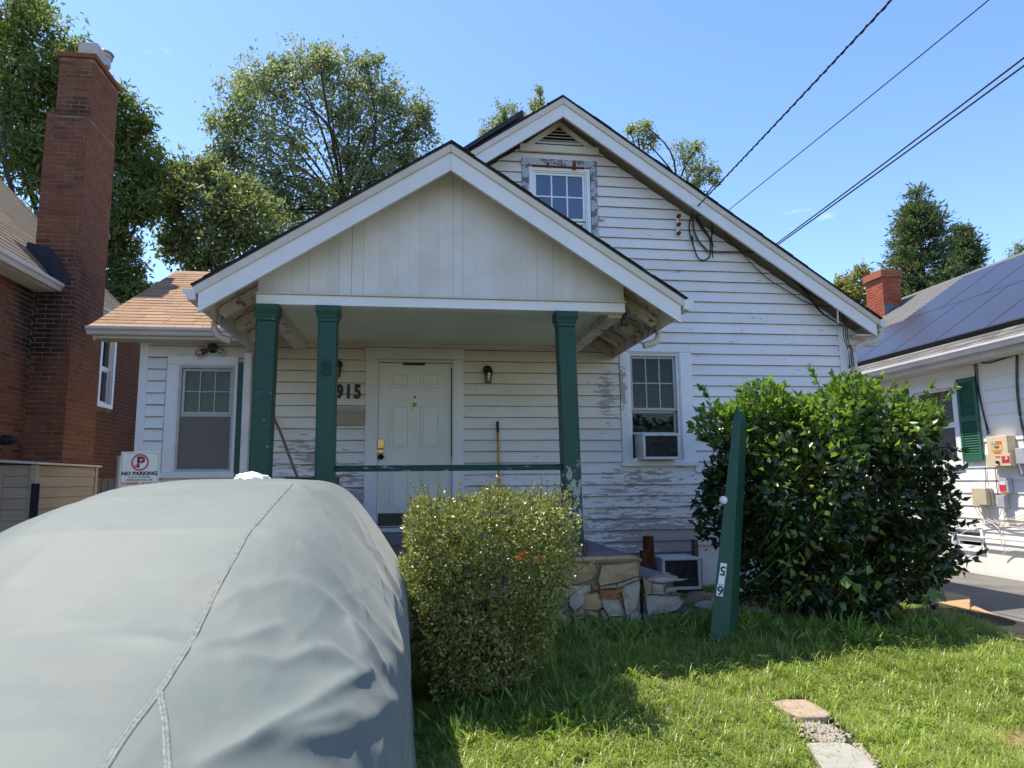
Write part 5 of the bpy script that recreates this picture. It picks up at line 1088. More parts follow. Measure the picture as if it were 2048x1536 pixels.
# crumpled plastic on the far edge of the cover
V, F = [], []
bc = onY(513, 953, 4.75); 
for i in range(16):
    for k in range(24):
        ph, th = math.pi*i/15, 2*math.pi*k/24; d = np.array([math.sin(ph)*math.cos(th), math.sin(ph)*math.sin(th), math.cos(ph)])
        r = 1+0.28*mn.noise(Vector(d*2.2))+0.16*mn.noise(Vector(d*5)); V.append((bc[0]+0.105*d[0]*r*(1.15-0.2*d[0]), bc[1]+0.10*d[1]*r, 1.615+max(-0.03, 0.055*d[2]*r*(1.0-0.45*d[0]))))
for i in range(15):
    for k in range(24): F.append((i*24+k, i*24+(k+1) % 24, (i+1)*24+(k+1) % 24, (i+1)*24+k))
tag(obj('plastic_bag', (V, F), M['bag']), 'crumpled white plastic bag lying on the covered car roof', 'bag')

# ------------------------------------------------------------------ sign
sy = 6.25; a, b = onY(243, 904, sy), onY(310, 908, sy)
sx0, sx1, szt = a[0], a[0]+0.305, a[2]; szb = szt-0.455; sc_ = (sx0+sx1)/2
SG = thing('parking_sign', (sc_, sy, 0.05), 'off white no parking tow away sign with red circle behind the covered car', 'sign')
bevel(obj('panel', box(sx0, sx1, sy-0.003, sy, szb, szt), M['sign'], SG), 0.001)
obj('border', frame(sx0+0.008, sx1-0.008, szb+0.008, szt-0.008, 0.003, sy-0.0045, sy-0.0031), M['signgrey'], SG)
obj('post', box(sc_-0.02, sc_+0.02, sy+0.001, sy+0.03, 0.0, szt-0.05), M['greybox'], SG)
V, F = [], []
for k in range(40):
    an = 2*math.pi*k/40
    for r in (0.056, 0.070): V.append((sc_+r*math.cos(an), sy-0.0055, szt-0.087+r*math.sin(an)))
    F.append((2*k, 2*k+1, (2*k+3) % 80, (2*k+2) % 80))
obj('prohibition_ring', (V, F), M['signred'], SG)
dg = 0.7071*0.058; obj('prohibition_slash', ([(sc_-dg-0.005, sy-0.0066, szt-0.087-dg+0.005), (sc_-dg+0.005, sy-0.0066, szt-0.087-dg-0.005), (sc_+dg+0.005, sy-0.0066, szt-0.087+dg-0.005), (sc_+dg-0.005, sy-0.0066, szt-0.087+dg+0.005)], [(0, 1, 2, 3)]), M['signred'], SG)
for key, z_, mt_, sx_ in (('P', szt-0.127, 'signblack', 1.0), ('np', szt-0.193, 'signblack', 1.1), ('un', szt-0.215, 'signgrey', 1.3), ('ve', szt-0.239, 'signgrey', 1.3), ('to', szt-0.275, 'signred', 1.15), ('at', szt-0.300, 'signblack', 1.3)):
    obj('lettering', stand(TXT[key], sc_+(0.004 if key == 'P' else 0), sy-0.0052, z_, sx_), M[mt_], SG)

# ------------------------------------------------------------------ porch and yard things
AC1 = thing('air_conditioner', (3.03, 8.45, 1.85), 'white window air conditioner set in the lower sash of the six pane window', 'air conditioner')
def aircon(root, x0, x1, z0, z1, yf, yb):
    bevel(obj('housing', frame(x0, x1, z0, z1, 0.035, yf, yf+0.05), M['ac'], root), 0.008)
    bevel(obj('cabinet', box(x0+0.006, x1-0.006, yf+0.051, yb, z0+0.006, z1-0.006), M['ac'], root), 0.006)
    g = obj('grille', box(x0+0.036, x1-0.036, yf+0.03, yf+0.05, z0+0.036, z1-0.036), M['ac_grille'], root)
    n_ = 30
    for i in range(n_):
        xx = x0+0.04+(x1-x0-0.08)*i/(n_-1); obj('fin', box(xx-0.0015, xx+0.0015, yf+0.018, yf+0.0295, z0+0.037, z1-0.037), M['ac_grille'], g)
    for zz in (0.3, 0.7): obj('fin_rail', box(x0+0.036, x1-0.036, yf+0.012, yf+0.0175, z0+(z1-z0)*zz-0.003, z0+(z1-z0)*zz+0.003), M['ac_grille'], g)
aircon(AC1, 2.80, 3.285, 1.846, 2.172, 8.36, 8.72)
c = onY(1323, 871, 8.355); obj('brand_badge', box(c[0]-0.025, c[0]+0.025, 8.356, 8.3595, c[2]-0.004, c[2]+0.004), M['signgrey'], AC1)
AC2 = thing('air_conditioner', (3.1, 8.2, 0.35), 'grimy white air conditioner on the ground beside the stone pier', 'air conditioner')
aircon(AC2, 2.86, 3.33, 0.33, 0.70, 8.0, 8.45)
def plank(name, p8, mat, label, cat): return tag(bevel(obj(name, hexa(p8), M[mat]), 0.004), label, cat)
bx8 = lambda *a: box(*a)[0]
plank('timber_post', bx8(2.64, 2.78, 8.05, 8.15, 0.3, 0.78), 'redwood', 'short reddish brown timber stub left of the air conditioner on the ground', 'timber')
plank('timber_post', bx8(2.74, 2.84, 8.20, 8.32, 0.3, 0.93), 'redwood', 'taller dark timber stub standing against the foundation', 'timber')
plank('timber_post', bx8(3.38, 3.43, 8.3, 8.4, 0.3, 0.87), 'oldwood', 'weathered upright board right of the air conditioner on the ground', 'board')
plank('red_board', bx8(3.335, 3.36, 8.05, 8.35, 0.3, 0.68), 'redwood', 'thin red edged board beside the air conditioner on the ground', 'board')
wp = thing('hatch_panel', (3.65, 8.35, 0.3), 'white painted cellar hatch panel leaning behind the green post', 'panel')
bevel(obj('panel', box(3.44, 3.95, 8.36, 8.40, 0.28, 0.80), M['trim'], wp), 0.004); bevel(obj('top_rail', box(3.42, 3.97, 8.33, 8.41, 0.802, 0.875), M['trim'], wp), 0.006); obj('latch_hole', lathe((3.55, 8.36, 0.74), [(0.012, -0.004), (0.012, -0.0005)], 8, 'y'), M['black'], wp)
plank('white_board', [(3.14, 7.2, 0.31), (3.62, 7.2, 0.44), (3.62, 7.32, 0.44), (3.14, 7.32, 0.31), (3.14, 7.2, 0.345), (3.62, 7.2, 0.475), (3.62, 7.32, 0.475), (3.14, 7.32, 0.345)], 'trim', 'white plank lying aslant on rubble behind the green post', 'board')
a, b, c, d = (onY(*p, 7.5) for p in ((1480, 1165), (1532, 1152), (1520, 1132), (1484, 1138)))
plank('white_sheet', [tuple(a), tuple(b), tuple(b+[0, 0.03, 0]), tuple(a+[0, 0.03, 0]), tuple(d+[0, 0.1, 0]), tuple(c+[0, 0.1, 0]), tuple(c+[0, 0.13, 0]), tuple(d+[0, 0.13, 0])], 'vinyl', 'bright white sheet offcut behind the leaning post under the shrub', 'sheet')
plank('storage_bin', [(-1.24, 7.3, 0.887), (-0.82, 7.3, 0.887), (-0.82, 7.75, 0.887), (-1.24, 7.75, 0.887), (-1.27, 7.27, 1.66), (-0.79, 7.27, 1.66), (-0.79, 7.78, 1.66), (-1.27, 7.78, 1.66)], 'bin', 'dark green storage bin on the porch behind the posts', 'bin')
t0, t1 = onY(543, 826, 8.5), onY(602, 972, 7.9); tag(obj('wooden_pole', tube(spline([t0, t0*0.7+t1*0.3+[0.012, 0, 0], t0*0.4+t1*0.6+[0.004, 0, 0], t1, t1+(t1-t0)*0.15]), 0.016, 8), M['wood_pole'], smooth=True), 'bent brown wooden pole leaning on the porch wall', 'pole')
BR = thing('push_broom', (1.0, 8.4, 1.02), 'broom with yellow and black handle leaning on the clapboards right of the door', 'broom')
t0 = onY(995, 843, 8.55); t1 = np.array([t0[0]+0.0, 8.38, 0.96]); L_ = t1-t0
for nm, f0, f1, r, mt_ in (('grip', 0, 0.10, 0.016, 'black'), ('handle', 0.10, 0.57, 0.0145, 'yellow'), ('sleeve', 0.57, 0.96, 0.0135, 'black')): obj(nm, tube([t0+L_*f0, t0+L_*(f0+f1)/2, t0+L_*f1], r, 10), M[mt_], BR, smooth=True)
obj('broom_head', box(t1[0]-0.18, t1[0]+0.18, 8.34, 8.41, 0.92, 0.97), M['oldwood'], BR); obj('bristles', box(t1[0]-0.17, t1[0]+0.17, 8.345, 8.405, 0.887, 0.919), M['black'], BR)
# leaning green post with stick-on numerals
g0 = onG(1445, 1290); ly = g0[1]; b0, b1 = onY(1420, 1290, ly), onY(1470, 1290, ly); tp0, tp1 = onY(1466, 828, ly+0.12), onY(1488, 828, ly+0.12); tip = onY(1478, 806, ly+0.14)
LP = thing('leaning_post', tuple(g0), 'leaning dark green square post with white numeral stickers and a knob', 'post')
wv = b1[0]-b0[0]
gz = g0[2]
def lpt(px, py, Y): return tuple(onY(px, py, Y))
bq = [lpt(1416, 1296, ly), lpt(1457, 1297, ly-0.02), lpt(1474, 1287, ly+0.14), lpt(1436, 1288, ly+0.16)]
tq = [lpt(1466, 838, ly+0.13), lpt(1480, 842, ly+0.11), lpt(1495, 846, ly+0.24), lpt(1483, 842, ly+0.26)]
_f0 = np.array(bq[0]); _fn = np.cross(np.array(bq[1])-_f0, np.array(tq[0])-_f0); _fn /= np.linalg.norm(_fn); tq[1] = tuple(onPlane(1481, 842, _f0, _fn))
V = bq+tq+[(tip[0], ly+0.19, tip[2])]
bevel(obj('shaft', (V, [(0, 3, 2, 1), (0, 1, 5, 4), (1, 2, 6, 5), (2, 3, 7, 6), (3, 0, 4, 7), (4, 5, 8), (5, 6, 8), (6, 7, 8), (7, 4, 8)]), M['green'], LP), 0.006)
f0 = np.array(bq[0]); fu = np.array(bq[1])-f0; fv = np.array(tq[0])-f0; fn = np.cross(fu, fv); fn /= np.linalg.norm(fn)
if fn[1] > 0: fn = -fn
fvn = fv/np.linalg.norm(fv); fun = fu-fvn*(fu@fvn); fun /= np.linalg.norm(fun)
def face_pt(px, py): return onPlane(px, py, f0, fn)
for nm, (px, py), hh in (('numeral_sticker', (1446, 1139), 0.105), ('numeral_sticker', (1443, 1160), 0.10), ('numeral_sticker', (1440, 1180), 0.10)):
    c = face_pt(px, py); hw_ = 0.027
    cr = [c+fun*sx*hw_+fvn*sz*hh/2+fn*h for h in (0.001, 0.003) for sx, sz in ((-1, -1), (1, -1), (1, 1), (-1, 1))]
    o = obj(nm, hexa([tuple(p) for p in cr]), M['plate'], LP)
for key, (px, py) in (('s5', (1446, 1139)), ('s6', (1440, 1180))):
    c = face_pt(px, py); vv = TXT[key][0]; ctr = np.mean(vv, 0); vs = []
    for v_ in vv: q2 = (np.array(v_)-ctr)*0.78; vs.append(tuple(c+fun*(-q2[0])+fvn*(-q2[1])*1.0+fn*(0.0045+q2[2]*0.5)) if key == 's5' else tuple(c+fun*(-q2[0])+fvn*(-q2[1])+fn*(0.0045+q2[2]*0.5)))
    obj('numeral', (vs, TXT[key][1]), M['signblack'], LP)
c = onPlane(1443, 1000, f0, fn); obj('knob', lathe((c[0]-0.01, c[1]-0.06, c[2]), [(0.012, 0.06), (0.016, 0.03), (0.034, 0.012), (0.036, -0.005), (0.02, -0.022)], 12, 'y'), M['plate'], LP, smooth=True)

# stepping stones, gravel, edging slabs
def flag(pxs, th, mat, label, name='stepping_stone', zoff=0.026, cat='stepping stone', grp=None):
    pts = [onG(x, y) for x, y in pxs]; c = np.mean(pts, 0)
    pol = [(p[0]+random.uniform(-0.008, 0.008), p[1]) for p in pts]; zt2 = float(np.mean([p[2] for p in pts]))+zoff
    return tag(bevel(obj(name, prism(pol, zt2-th, zt2, 'z'), M[mat]), 0.008), label, cat, grp)
flag([(1536, 1404), (1570, 1399), (1612, 1402), (1640, 1420), (1660, 1440), (1652, 1449), (1600, 1447), (1572, 1432)], 0.05, 'flag_pink', 'pinkish flagstone sunk in the lawn', grp='stepping stones in the lawn')
flag([(1612, 1490), (1660, 1488), (1700, 1492), (1728, 1515), (1760, 1560), (1650, 1560)], 0.05, 'flag_grey', 'smooth grey flagstone bordered by pale gravel', grp='stepping stones in the lawn')
gc = onG(1640, 1470); n_ = 700; gv, gf = [], []
icv = np.array([(0, 0, 1), (1, 0, 0), (0, 1, 0), (-1, 0, 0), (0, -1, 0), (0, 0, -1.0)]); icf = np.array([(0, 1, 2), (0, 2, 3), (0, 3, 4), (0, 4, 1), (5, 2, 1), (5, 3, 2), (5, 4, 3), (5, 1, 4)])
for k in range(n_):
    t = RNG.random(); p0 = onG(1622+t*45+RNG.normal()*20, 1452+t*34+RNG.normal()*4) if k < 520 else onG(1715+t*40+RNG.normal()*5, 1492+t*50); s_ = 0.007+RNG.random()*0.010
    gv.append(icv*np.array([s_*RNG.uniform(.8, 1.5), s_*RNG.uniform(.8, 1.5), s_*0.8])+np.array([p0[0], p0[1], float(ground_h(p0[0], p0[1]))+0.006+RNG.random()*0.012])); gf.append(icf+k*6)
npmesh('gravel', np.concatenate(gv), np.concatenate(gf), M['gravel'], label='pale gravel between the two flagstones', cat='gravel', kind='stuff')
for k, (pts, lb) in enumerate([([(1855, 1212), (1880, 1206), (1942, 1222), (1938, 1232), (1870, 1236)], 'raised ochre edging slab tilted over the driveway edge'), ([(1880, 1236), (1950, 1230), (2000, 1243), (2052, 1256), (2052, 1275), (1960, 1252)], 'long ochre edging slab between lawn and driveway'),
    ([(1800, 1214), (1850, 1206), (1868, 1234), (1815, 1230)], 'short ochre edging slab half under the glossy shrub'), ([(1965, 1256), (2052, 1279), (2075, 1296), (2010, 1286)], 'broken grey ochre edging slab beside the grass')]):
    flag(pts, 0.34, 'edge_stone', lb, 'edging_slab', 0.035 if k else 0.06, 'slab', 'edging slabs along the driveway')
for k, (px, py, s_) in enumerate([(1470, 1428, 0.07), (1338, 1428, 0.018)]):
    c = onG(px, py)
    if k: 
        V, F = lathe((c[0], c[1], c[2]+0.01), [(0.004, 0), (0.02, 0.006), (0.018, 0.022), (0.005, 0.028)], 8); tag(obj('paper_scrap', (V, F), M['bag']), 'tiny crumpled white scrap lying in the grass', 'litter')

# ------------------------------------------------------------------ foliage tools
def rnd_dirs(n):
    v = RNG.normal(size=(n, 3)); return v/np.linalg.norm(v, axis=1, keepdims=True)
def leaf_arrays(P, D, L, Wd, fold=0.25, upbias=0.0, flat=0.0):
    """one folded leaf (two triangles) at each P pointing along D"""
    n = len(P); D = D/(np.linalg.norm(D, axis=1, keepdims=True)+1e-9)
    A = rnd_dirs(n); A[:, 2] *= (1-upbias); A = A*(1-flat*0.7)+np.array([0, 0, flat*1.2]); S_ = np.cross(D, A); S_ /= (np.linalg.norm(S_, axis=1, keepdims=True)+1e-9); Nn = np.cross(S_, D)
    L = L[:, None]; Wd = Wd[:, None]
    V = np.stack([P, P+D*L*0.45+S_*Wd*0.5+Nn*Wd*fold, P+D*L-Nn*L*0.12, P+D*L*0.45-S_*Wd*0.5+Nn*Wd*fold], 1).reshape(-1, 3)
    b = np.arange(n)[:, None]*4; F = np.concatenate([b+np.array([[0, 1, 2]]), b+np.array([[0, 2, 3]])], 0)
    return V, F
def merge(lst):
    Vs, Fs, o = [], [], 0
    for v, f in lst: Vs.append(v); Fs.append(f+o); o += len(v)
    return np.concatenate(Vs), np.concatenate(Fs)
def tubes_np(segs, sides=5):
    parts = []
    for pts, r0, r1 in segs:
        v, f = tube(pts, r0, sides, r1); parts.append((v, [q_ for q_ in f if len(q_) == 4]))
    v, f = join(*parts); return v, f

# ---- small leaved clipped shrub
SH = thing('clipped_shrub', (0.55, 5.05, 0.12), 'boxy small leaved shrub with sun tipped twigs before the porch', 'shrub')
def shrub_pts(n, c, hx, hy, z0, z1, shell=0.55, taper=0.7, pw=4.0, lump=0.10):
    u = RNG.uniform(-1, 1, (n*3, 3)); r = (np.abs(u[:, :2])**pw).sum(1)+np.abs(u[:, 2])**pw*0.9
    keep = (r < 1.0); u = u[keep]; r = r[keep]**(1/pw)
    pr = np.where(r > shell, 1.0, 0.25); u = u[RNG.random(len(u)) < pr][:n]
    t = (u[:, 2]+1)/2; tp = taper+(1-taper)*sstep(0.0, 0.75, t)
    P_ = np.stack([c[0]+u[:, 0]*hx*tp, c[1]+u[:, 1]*hy*tp, z0+t*(z1-z0)], 1)
    nz = np.array([mn.noise(Vector(p*2.6)) for p in P_]); dirs = P_-np.array([c[0], c[1], (z0+z1)/2])
    return P_+dirs*(nz*lump*2)[:, None], dirs
P_, D_ = shrub_pts(52000, (0.505, 5.05), 0.57, 0.46, 0.14, 1.45, 0.5, 0.66, 8.0, 0.11)
nz = np.array([mn.noise(Vector(p*7)) for p in P_]); k = (nz > -0.24) & ((P_[:, 2] > 0.5) | (RNG.random(len(P_)) < 0.55)); P_, D_ = P_[k], D_[k]
dd = rnd_dirs(len(P_))+D_*0.9+np.array([0, 0, 0.3]); LL = RNG.uniform(0.022, 0.044, len(P_))
bits = [leaf_arrays(P_, dd, LL, LL*0.55)]
# stray twigs standing out of the outline
tw, tl = [], []
for k in range(150):
    b_ = np.array([0.545+RNG.uniform(-0.55, 0.6), 5.05+RNG.uniform(-0.45, 0.45), RNG.uniform(1.36, 1.48)]) if k < 105 else np.array([0.545+RNG.choice([-1, 1])*RNG.uniform(0.50, 0.58), 5.05+RNG.uniform(-0.4, 0.2), RNG.uniform(0.6, 1.4)])
    d = np.array([(b_[0]-0.545)*0.6+RNG.normal()*0.3, RNG.normal()*0.3, 1.0 if k < 105 else 0.3]); d /= np.linalg.norm(d); ln = RNG.uniform(0.05, 0.20)
    pts = [b_, b_+d*ln*0.6+RNG.normal(size=3)*0.01, b_+d*ln]; tw.append((pts, 0.0025, 0.001))
    m_ = 9; tt = RNG.uniform(0.2, 1.0, m_)[:, None]; pp = b_+d*ln*tt; tl.append(leaf_arrays(pp, rnd_dirs(m_)+d, RNG.uniform(0.018, 0.03, m_), RNG.uniform(0.010, 0.016, m_)))
npmesh('foliage', *merge(bits+tl), M['leaf_box'], SH)
for k in range(60):
    e_ = np.array([0.545+RNG.uniform(-0.48, 0.48), 5.05+RNG.uniform(-0.4, 0.4), RNG.uniform(0.6, 1.4)]); b_ = np.array([0.56+RNG.normal()*0.08, 5.05+RNG.normal()*0.08, 0.10]); m_ = (b_+e_)/2+RNG.normal(size=3)*0.06; tw.append((spline([b_, m_, e_], 4), 0.008, 0.002))
obj('twigs', tubes_np(tw, 5), M['twig'], SH)
# orange flowers beside it
FLW = thing('orange_flower', (1.07, 4.85, 0.12), 'cluster of orange red flowers at the right flank of the boxy shrub', 'flower')
fl_l, fl_p = [], []
for px, py in [(1040, 1112), (1052, 1108), (1074, 1116), (1082, 1119), (1036, 1118)]:
    c = onY(px, py, 4.60+RNG.uniform(-0.03, 0.03)); m_ = 5; fl_l.append(leaf_arrays(np.repeat(c[None], m_, 0)+RNG.normal(size=(m_, 3))*0.008, rnd_dirs(m_)+np.array([0, -0.6, 0.2]), RNG.uniform(0.022, 0.035, m_), RNG.uniform(0.012, 0.018, m_)))
    fl_p.append((spline([(1.0, 4.9, 0.12), ((c[0]+1.0)/2, 4.75, (c[2]+0.3)/2), c], 4), 0.004, 0.002))
for fa in fl_l: npmesh('blossom', *fa, M['flower'], FLW)
obj('stems', tubes_np(fl_p, 5), M['weed'], FLW)

# ---- big glossy shrub
BS_ = thing('glossy_shrub', (3.9, 6.35, 0.27), 'large dark glossy leaved shrub with sunlit top beside the leaning post', 'shrub')
lobes = []
for px, py, rx_, ry_ in [(1485, 855, 70, 75), (1565, 855, 100, 80), (1660, 845, 105, 85), (1765, 858, 100, 72), (1828, 865, 58, 58), (1480, 1000, 68, 110), (1600, 1000, 130, 140), (1735, 1000, 125, 140), (1822, 985, 62, 115), (1535, 1120, 66, 90), (1660, 1160, 120, 105), (1775, 1130, 95, 80), (1838, 1105, 58, 50), (1640, 1235, 90, 50), (1690, 800, 60, 38)]:
    yl = 6.62 if px < 1570 else 6.35; c_ = onY(px, py, yl); k_ = (yl+0.45)/CAMF*0.89; lobes.append(((c_[0], c_[1]+0.05*math.sin(px), c_[2]), (rx_*k_, min(0.34 if px < 1570 else 0.62, max(rx_, ry_)*k_*0.95), ry_*k_)))
PP, DD = [], []
for c, r in lobes:
    c, r = np.array(c), np.array(r); m_ = int(9000*(r[0]*r[2])/0.6); d = rnd_dirs(m_); rad = RNG.uniform(0.6, 1.03, m_)**0.7
    p = c+d*r*rad[:, None]; PP.append(p); DD.append(d)
P_, D_ = np.concatenate(PP), np.concatenate(DD)
ins = np.zeros(len(P_))
for c, r in lobes: ins += (np.linalg.norm((P_-np.array(c))/np.array(r), axis=1) < 0.66)
nz = np.array([mn.noise(Vector(p*3.0)) for p in P_]); k = ((ins == 0) | (RNG.random(len(P_)) < 0.25)) & (nz > -0.40) & (P_[:, 2] > 0.33) & ((P_[:, 2] > 0.65) | (RNG.random(len(P_)) < 0.5))
P_, D_ = P_[k], D_[k]; P_ = P_+D_*(nz[k]*0.26)[:, None]
LL = 0.03+0.085*RNG.random(len(P_))**0.8; dd = rnd_dirs(len(P_))*0.8+D_*0.7+np.array([0, 0, 0.15])
sunlit_top = (P_[:, 2]+0.25*nz[k]+RNG.normal(size=len(P_))*0.16 > 2.0)  # leaves near the top get the paler colour as painted sunlight
npmesh('foliage', *leaf_arrays(P_[~sunlit_top], dd[~sunlit_top], LL[~sunlit_top], LL[~sunlit_top]*0.55, 0.16, 0.4), M['leaf_holly'], BS_)
sp_l, sp_t = [leaf_arrays(P_[sunlit_top], dd[sunlit_top], LL[sunlit_top], LL[sunlit_top]*0.6, 0.16, 0.4)], []
for px, py, ex_, ey_ in [(1700, 790, 1690, 750), (1640, 775, 1620, 735), (1740, 790, 1760, 752), (1880, 810, 1915, 770), (1420, 800, 1400, 775), (1430, 850, 1385, 855), (1800, 800, 1815, 768), (1560, 800, 1570, 770), (1850, 800, 1862, 772), (1500, 800, 1480, 780), (1480, 880, 1440, 870), (1770, 790, 1790, 765), (1680, 780, 1665, 748)]:
    a_, b_ = onY(px, py, 6.2), onY(ex_, ey_, 6.15); sp_t.append((spline([a_, (a_+b_)/2+RNG.normal(size=3)*0.02, b_], 4), 0.004, 0.002)); m_ = 16
    tt = RNG.uniform(0.1, 1.0, m_)[:, None]; sp_l.append(leaf_arrays(a_+(b_-a_)*tt, rnd_dirs(m_)*0.8+(b_-a_)/np.linalg.norm(b_-a_), RNG.uniform(0.05, 0.08, m_), RNG.uniform(0.03, 0.045, m_), 0.15))
npmesh('pale_sunlit_foliage', *merge(sp_l), M['leaf_pale_lit'], BS_)
dl = []
for px, py, ex_, ey_ in [(1870, 1150, 1975, 1100), (1840, 1080, 1960, 1045), (1860, 1120, 1930, 1140), (1850, 960, 1925, 940), (1850, 1010, 1925, 1000), (1840, 900, 1920, 898), (1800, 1190, 1870, 1215)]:
    a_, b_ = onY(px, py, 6.25), onY(ex_, ey_, 6.25); sp_t.append((spline([a_, (a_+b_)/2+np.array([0, 0, 0.02]), b_], 4), 0.006, 0.002)); m_ = 22
    tt = np.linspace(0.05, 1.0, m_)[:, None]; dl.append(leaf_arrays(a_+(b_-a_)*tt, rnd_dirs(m_)*0.9+0.5*(b_-a_)/np.linalg.norm(b_-a_), RNG.uniform(0.07, 0.11, m_), RNG.uniform(0.04, 0.06, m_), 0.12))
npmesh('side_sprays', *merge(dl), M['leaf_holly'], BS_)
for k in range(46):
    e_ = P_[RNG.integers(len(P_))]*0.85+np.array([3.95, 6.4, 1.2])*0.15; b_ = np.array([3.95+RNG.normal()*0.22, 6.4+RNG.normal()*0.12, 0.2]); m_ = (b_*0.5+e_*0.5)+RNG.normal(size=3)*0.10; sp_t.append((spline([b_, m_, e_], 5), RNG.uniform(0.012, 0.025), 0.004))
obj('branches', tubes_np(sp_t, 6), M['twig'], BS_)
# broad vine leaves, plus pale sprays painting sunlit patches on the big shrub
VN = thing('vine', (3.9, 5.75, 0.24), 'broad pale green vine leaves and pale sunlit sprays before the glossy shrub', 'vine')
vl = []; vt = []
for px, py, sp_ in [(1540, 900, 26), (1565, 930, 26), (1545, 960, 24), (1575, 1060, 20), (1590, 1090, 24), (1580, 1130, 22), (1600, 1160, 22), (1590, 1210, 20), (1660, 1010, 16), (1650, 1035, 18), (1755, 1035, 14), (1700, 1140, 20), (1570, 1010, 18), (1640, 1000, 14), (1720, 1000, 12)]:  # pale sprays stand in for sun patches on the shrub front
    c0 = onY(px, py, 5.72)
    for q_ in range(7):
        c = c0+np.array([RNG.normal()*sp_, 0, RNG.normal()*sp_])*0.0045; vl.append(leaf_arrays(c[None], np.array([[RNG.normal()*0.5, -0.5, -0.2+RNG.normal()*0.5]]), np.array([RNG.uniform(0.05, 0.085)]), np.array([RNG.uniform(0.03, 0.05)]), 0.14))
    vt.append(([c0+np.array([RNG.normal()*0.05, 0.3, -0.2]), c0+np.array([0, 0.1, -0.05]), c0], 0.003, 0.002))
for px, py, s_ in [(1690, 1150, .16), (1705, 1165, .13), (1660, 1055, .10), (1770, 1215, .15), (1790, 1210, .12), (1860, 1175, .15), (1845, 1190, .13), (1740, 1130, .12), (1755, 1160, .12), (1620, 1080, .10), (1600, 1110, .09), (1570, 1090, .09), (1580, 1060, .09), (1665, 1000, .08), (1650, 1020, .08), (1640, 990, .08), (1745, 1050, .09), (1880, 1185, .11), (1720, 1185, .12), (1690, 1205, .12), (1550, 1060, .08), (1560, 1120, .08), (1610, 1180, .08), (1630, 1150, .08), (1780, 1110, .09), (1600, 1030, .07)]:
    c = onY(px, py, 5.68+RNG.uniform(-0.06, 0.12)); vl.append(leaf_arrays(c[None], np.array([[RNG.normal()*0.4, -0.5, -0.8]]), np.array([s_*0.85]), np.array([s_*0.68]), 0.08)); vt.append(([c+np.array([RNG.normal()*0.05, 0.3, -0.2]), c+np.array([0, 0.1, -0.03]), c], 0.003, 0.002))
npmesh('leaves', *merge(vl), M['leaf_pale_lit'], VN); obj('stems', tubes_np(vt, 5), M['weed'], VN, kind='stuff')

# ------------------------------------------------------------------ trees
def tree(name, label, dist, base_px, fork_px, clumps, mat, per, leaf, trunk_r=0.16, group=None, asp=0.5, droop=0.0, dens=1.0, gap=-0.2):
    bp = at(*base_px, dist); bp[2] = 0.0; fk = at(*fork_px, dist)
    T = thing(name, (bp[0], bp[1], 0.0), label, 'tree', group); segs = [(spline([bp, (bp+fk)/2+np.array([0.1, 0, 0]), fk], 5), trunk_r, trunk_r*0.7)]
    LV = []
    for px, py, r in clumps:
        dz = RNG.uniform(-0.7, 0.7)*r/CAMF*dist*1.2
        c = at(px, py, dist+dz); R_ = r/CAMF*dist
        mid = fk+(c-fk)*0.5+RNG.normal(size=3)*0.12*np.linalg.norm(c-fk)+np.array([0, 0, 0.08*np.linalg.norm(c-fk)]); segs.append((spline([fk, mid, c], 5), trunk_r*0.38, 0.02))
        nb_ = 12; ax_ = np.array([1.15, 1.15, 0.95]); per_ = per*min(1.25, (r/50.0)**1.6+0.06)
        for j in range(nb_):
            d = rnd_dirs(1)[0]; d[2] = d[2]*0.8+0.15; e_ = c+d*R_*ax_*RNG.uniform(0.6, 1.25)*(1.45 if j in (7, 9) else 1.0)
            if j < 7: segs.append(([c, (c+e_)/2+RNG.normal(size=3)*0.05*R_, e_], 0.012, 0.004))
            m_ = int(per_*(0.6 if j in (7, 9) else 1.4)/nb_); tt = RNG.uniform(0.35, 1.15, m_)[:, None]; p = c+(e_-c)*tt+RNG.normal(size=(m_, 3))*R_*(0.09 if j in (7, 9) else 0.24)
            ld = rnd_dirs(m_)+d*0.5+np.array([0, 0, -droop]); Ls = RNG.uniform(leaf*0.7, leaf*1.3, m_); LV.append(leaf_arrays(p, ld, Ls, Ls*asp, 0.18))
        for j in range(6 if r > 15 else 2):
            b0_ = c+rnd_dirs(1)[0]*R_*np.array([0.9, 0.9, 0.6]); b0_[2] = max(b0_[2], c[2]); up2 = np.array([RNG.normal()*0.25, RNG.normal()*0.25, 1.0]); up2 /= np.linalg.norm(up2); ln2 = RNG.uniform(0.45, 1.0)*min(R_, 0.9)
            segs.append(([b0_, b0_+up2*ln2*0.5, b0_+up2*ln2], 0.008, 0.003)); m_ = int(26+30*ln2); tt = RNG.uniform(0, 1.0, m_)[:, None]; p = b0_+up2*ln2*tt+RNG.normal(size=(m_, 3))*0.07
            Ls = RNG.uniform(leaf*0.7, leaf*1.2, m_); LV.append(leaf_arrays(p, rnd_dirs(m_)+np.array([0, 0, 0.2-droop]), Ls, Ls*asp, 0.18))
        m_ = int(per_*0.8); d = rnd_dirs(m_); p = c+d*(R_*1.15*RNG.random(m_)**0.45)[:, None]; kk = np.array([mn.noise(Vector(q_*(2.2/max(R_, 0.3)))) for q_ in p]) > -0.12; p = p[kk]; m_ = len(p)
        Ls = RNG.uniform(leaf*0.7, leaf*1.3, m_); LV.append(leaf_arrays(p, rnd_dirs(m_)+np.array([0, 0, -droop]), Ls, Ls*asp, 0.18))
    v, f = merge(LV); npmesh('crown', v, f, mat, T)
    obj('trunk', tubes_np(segs, 6), M['bark'], T); return T
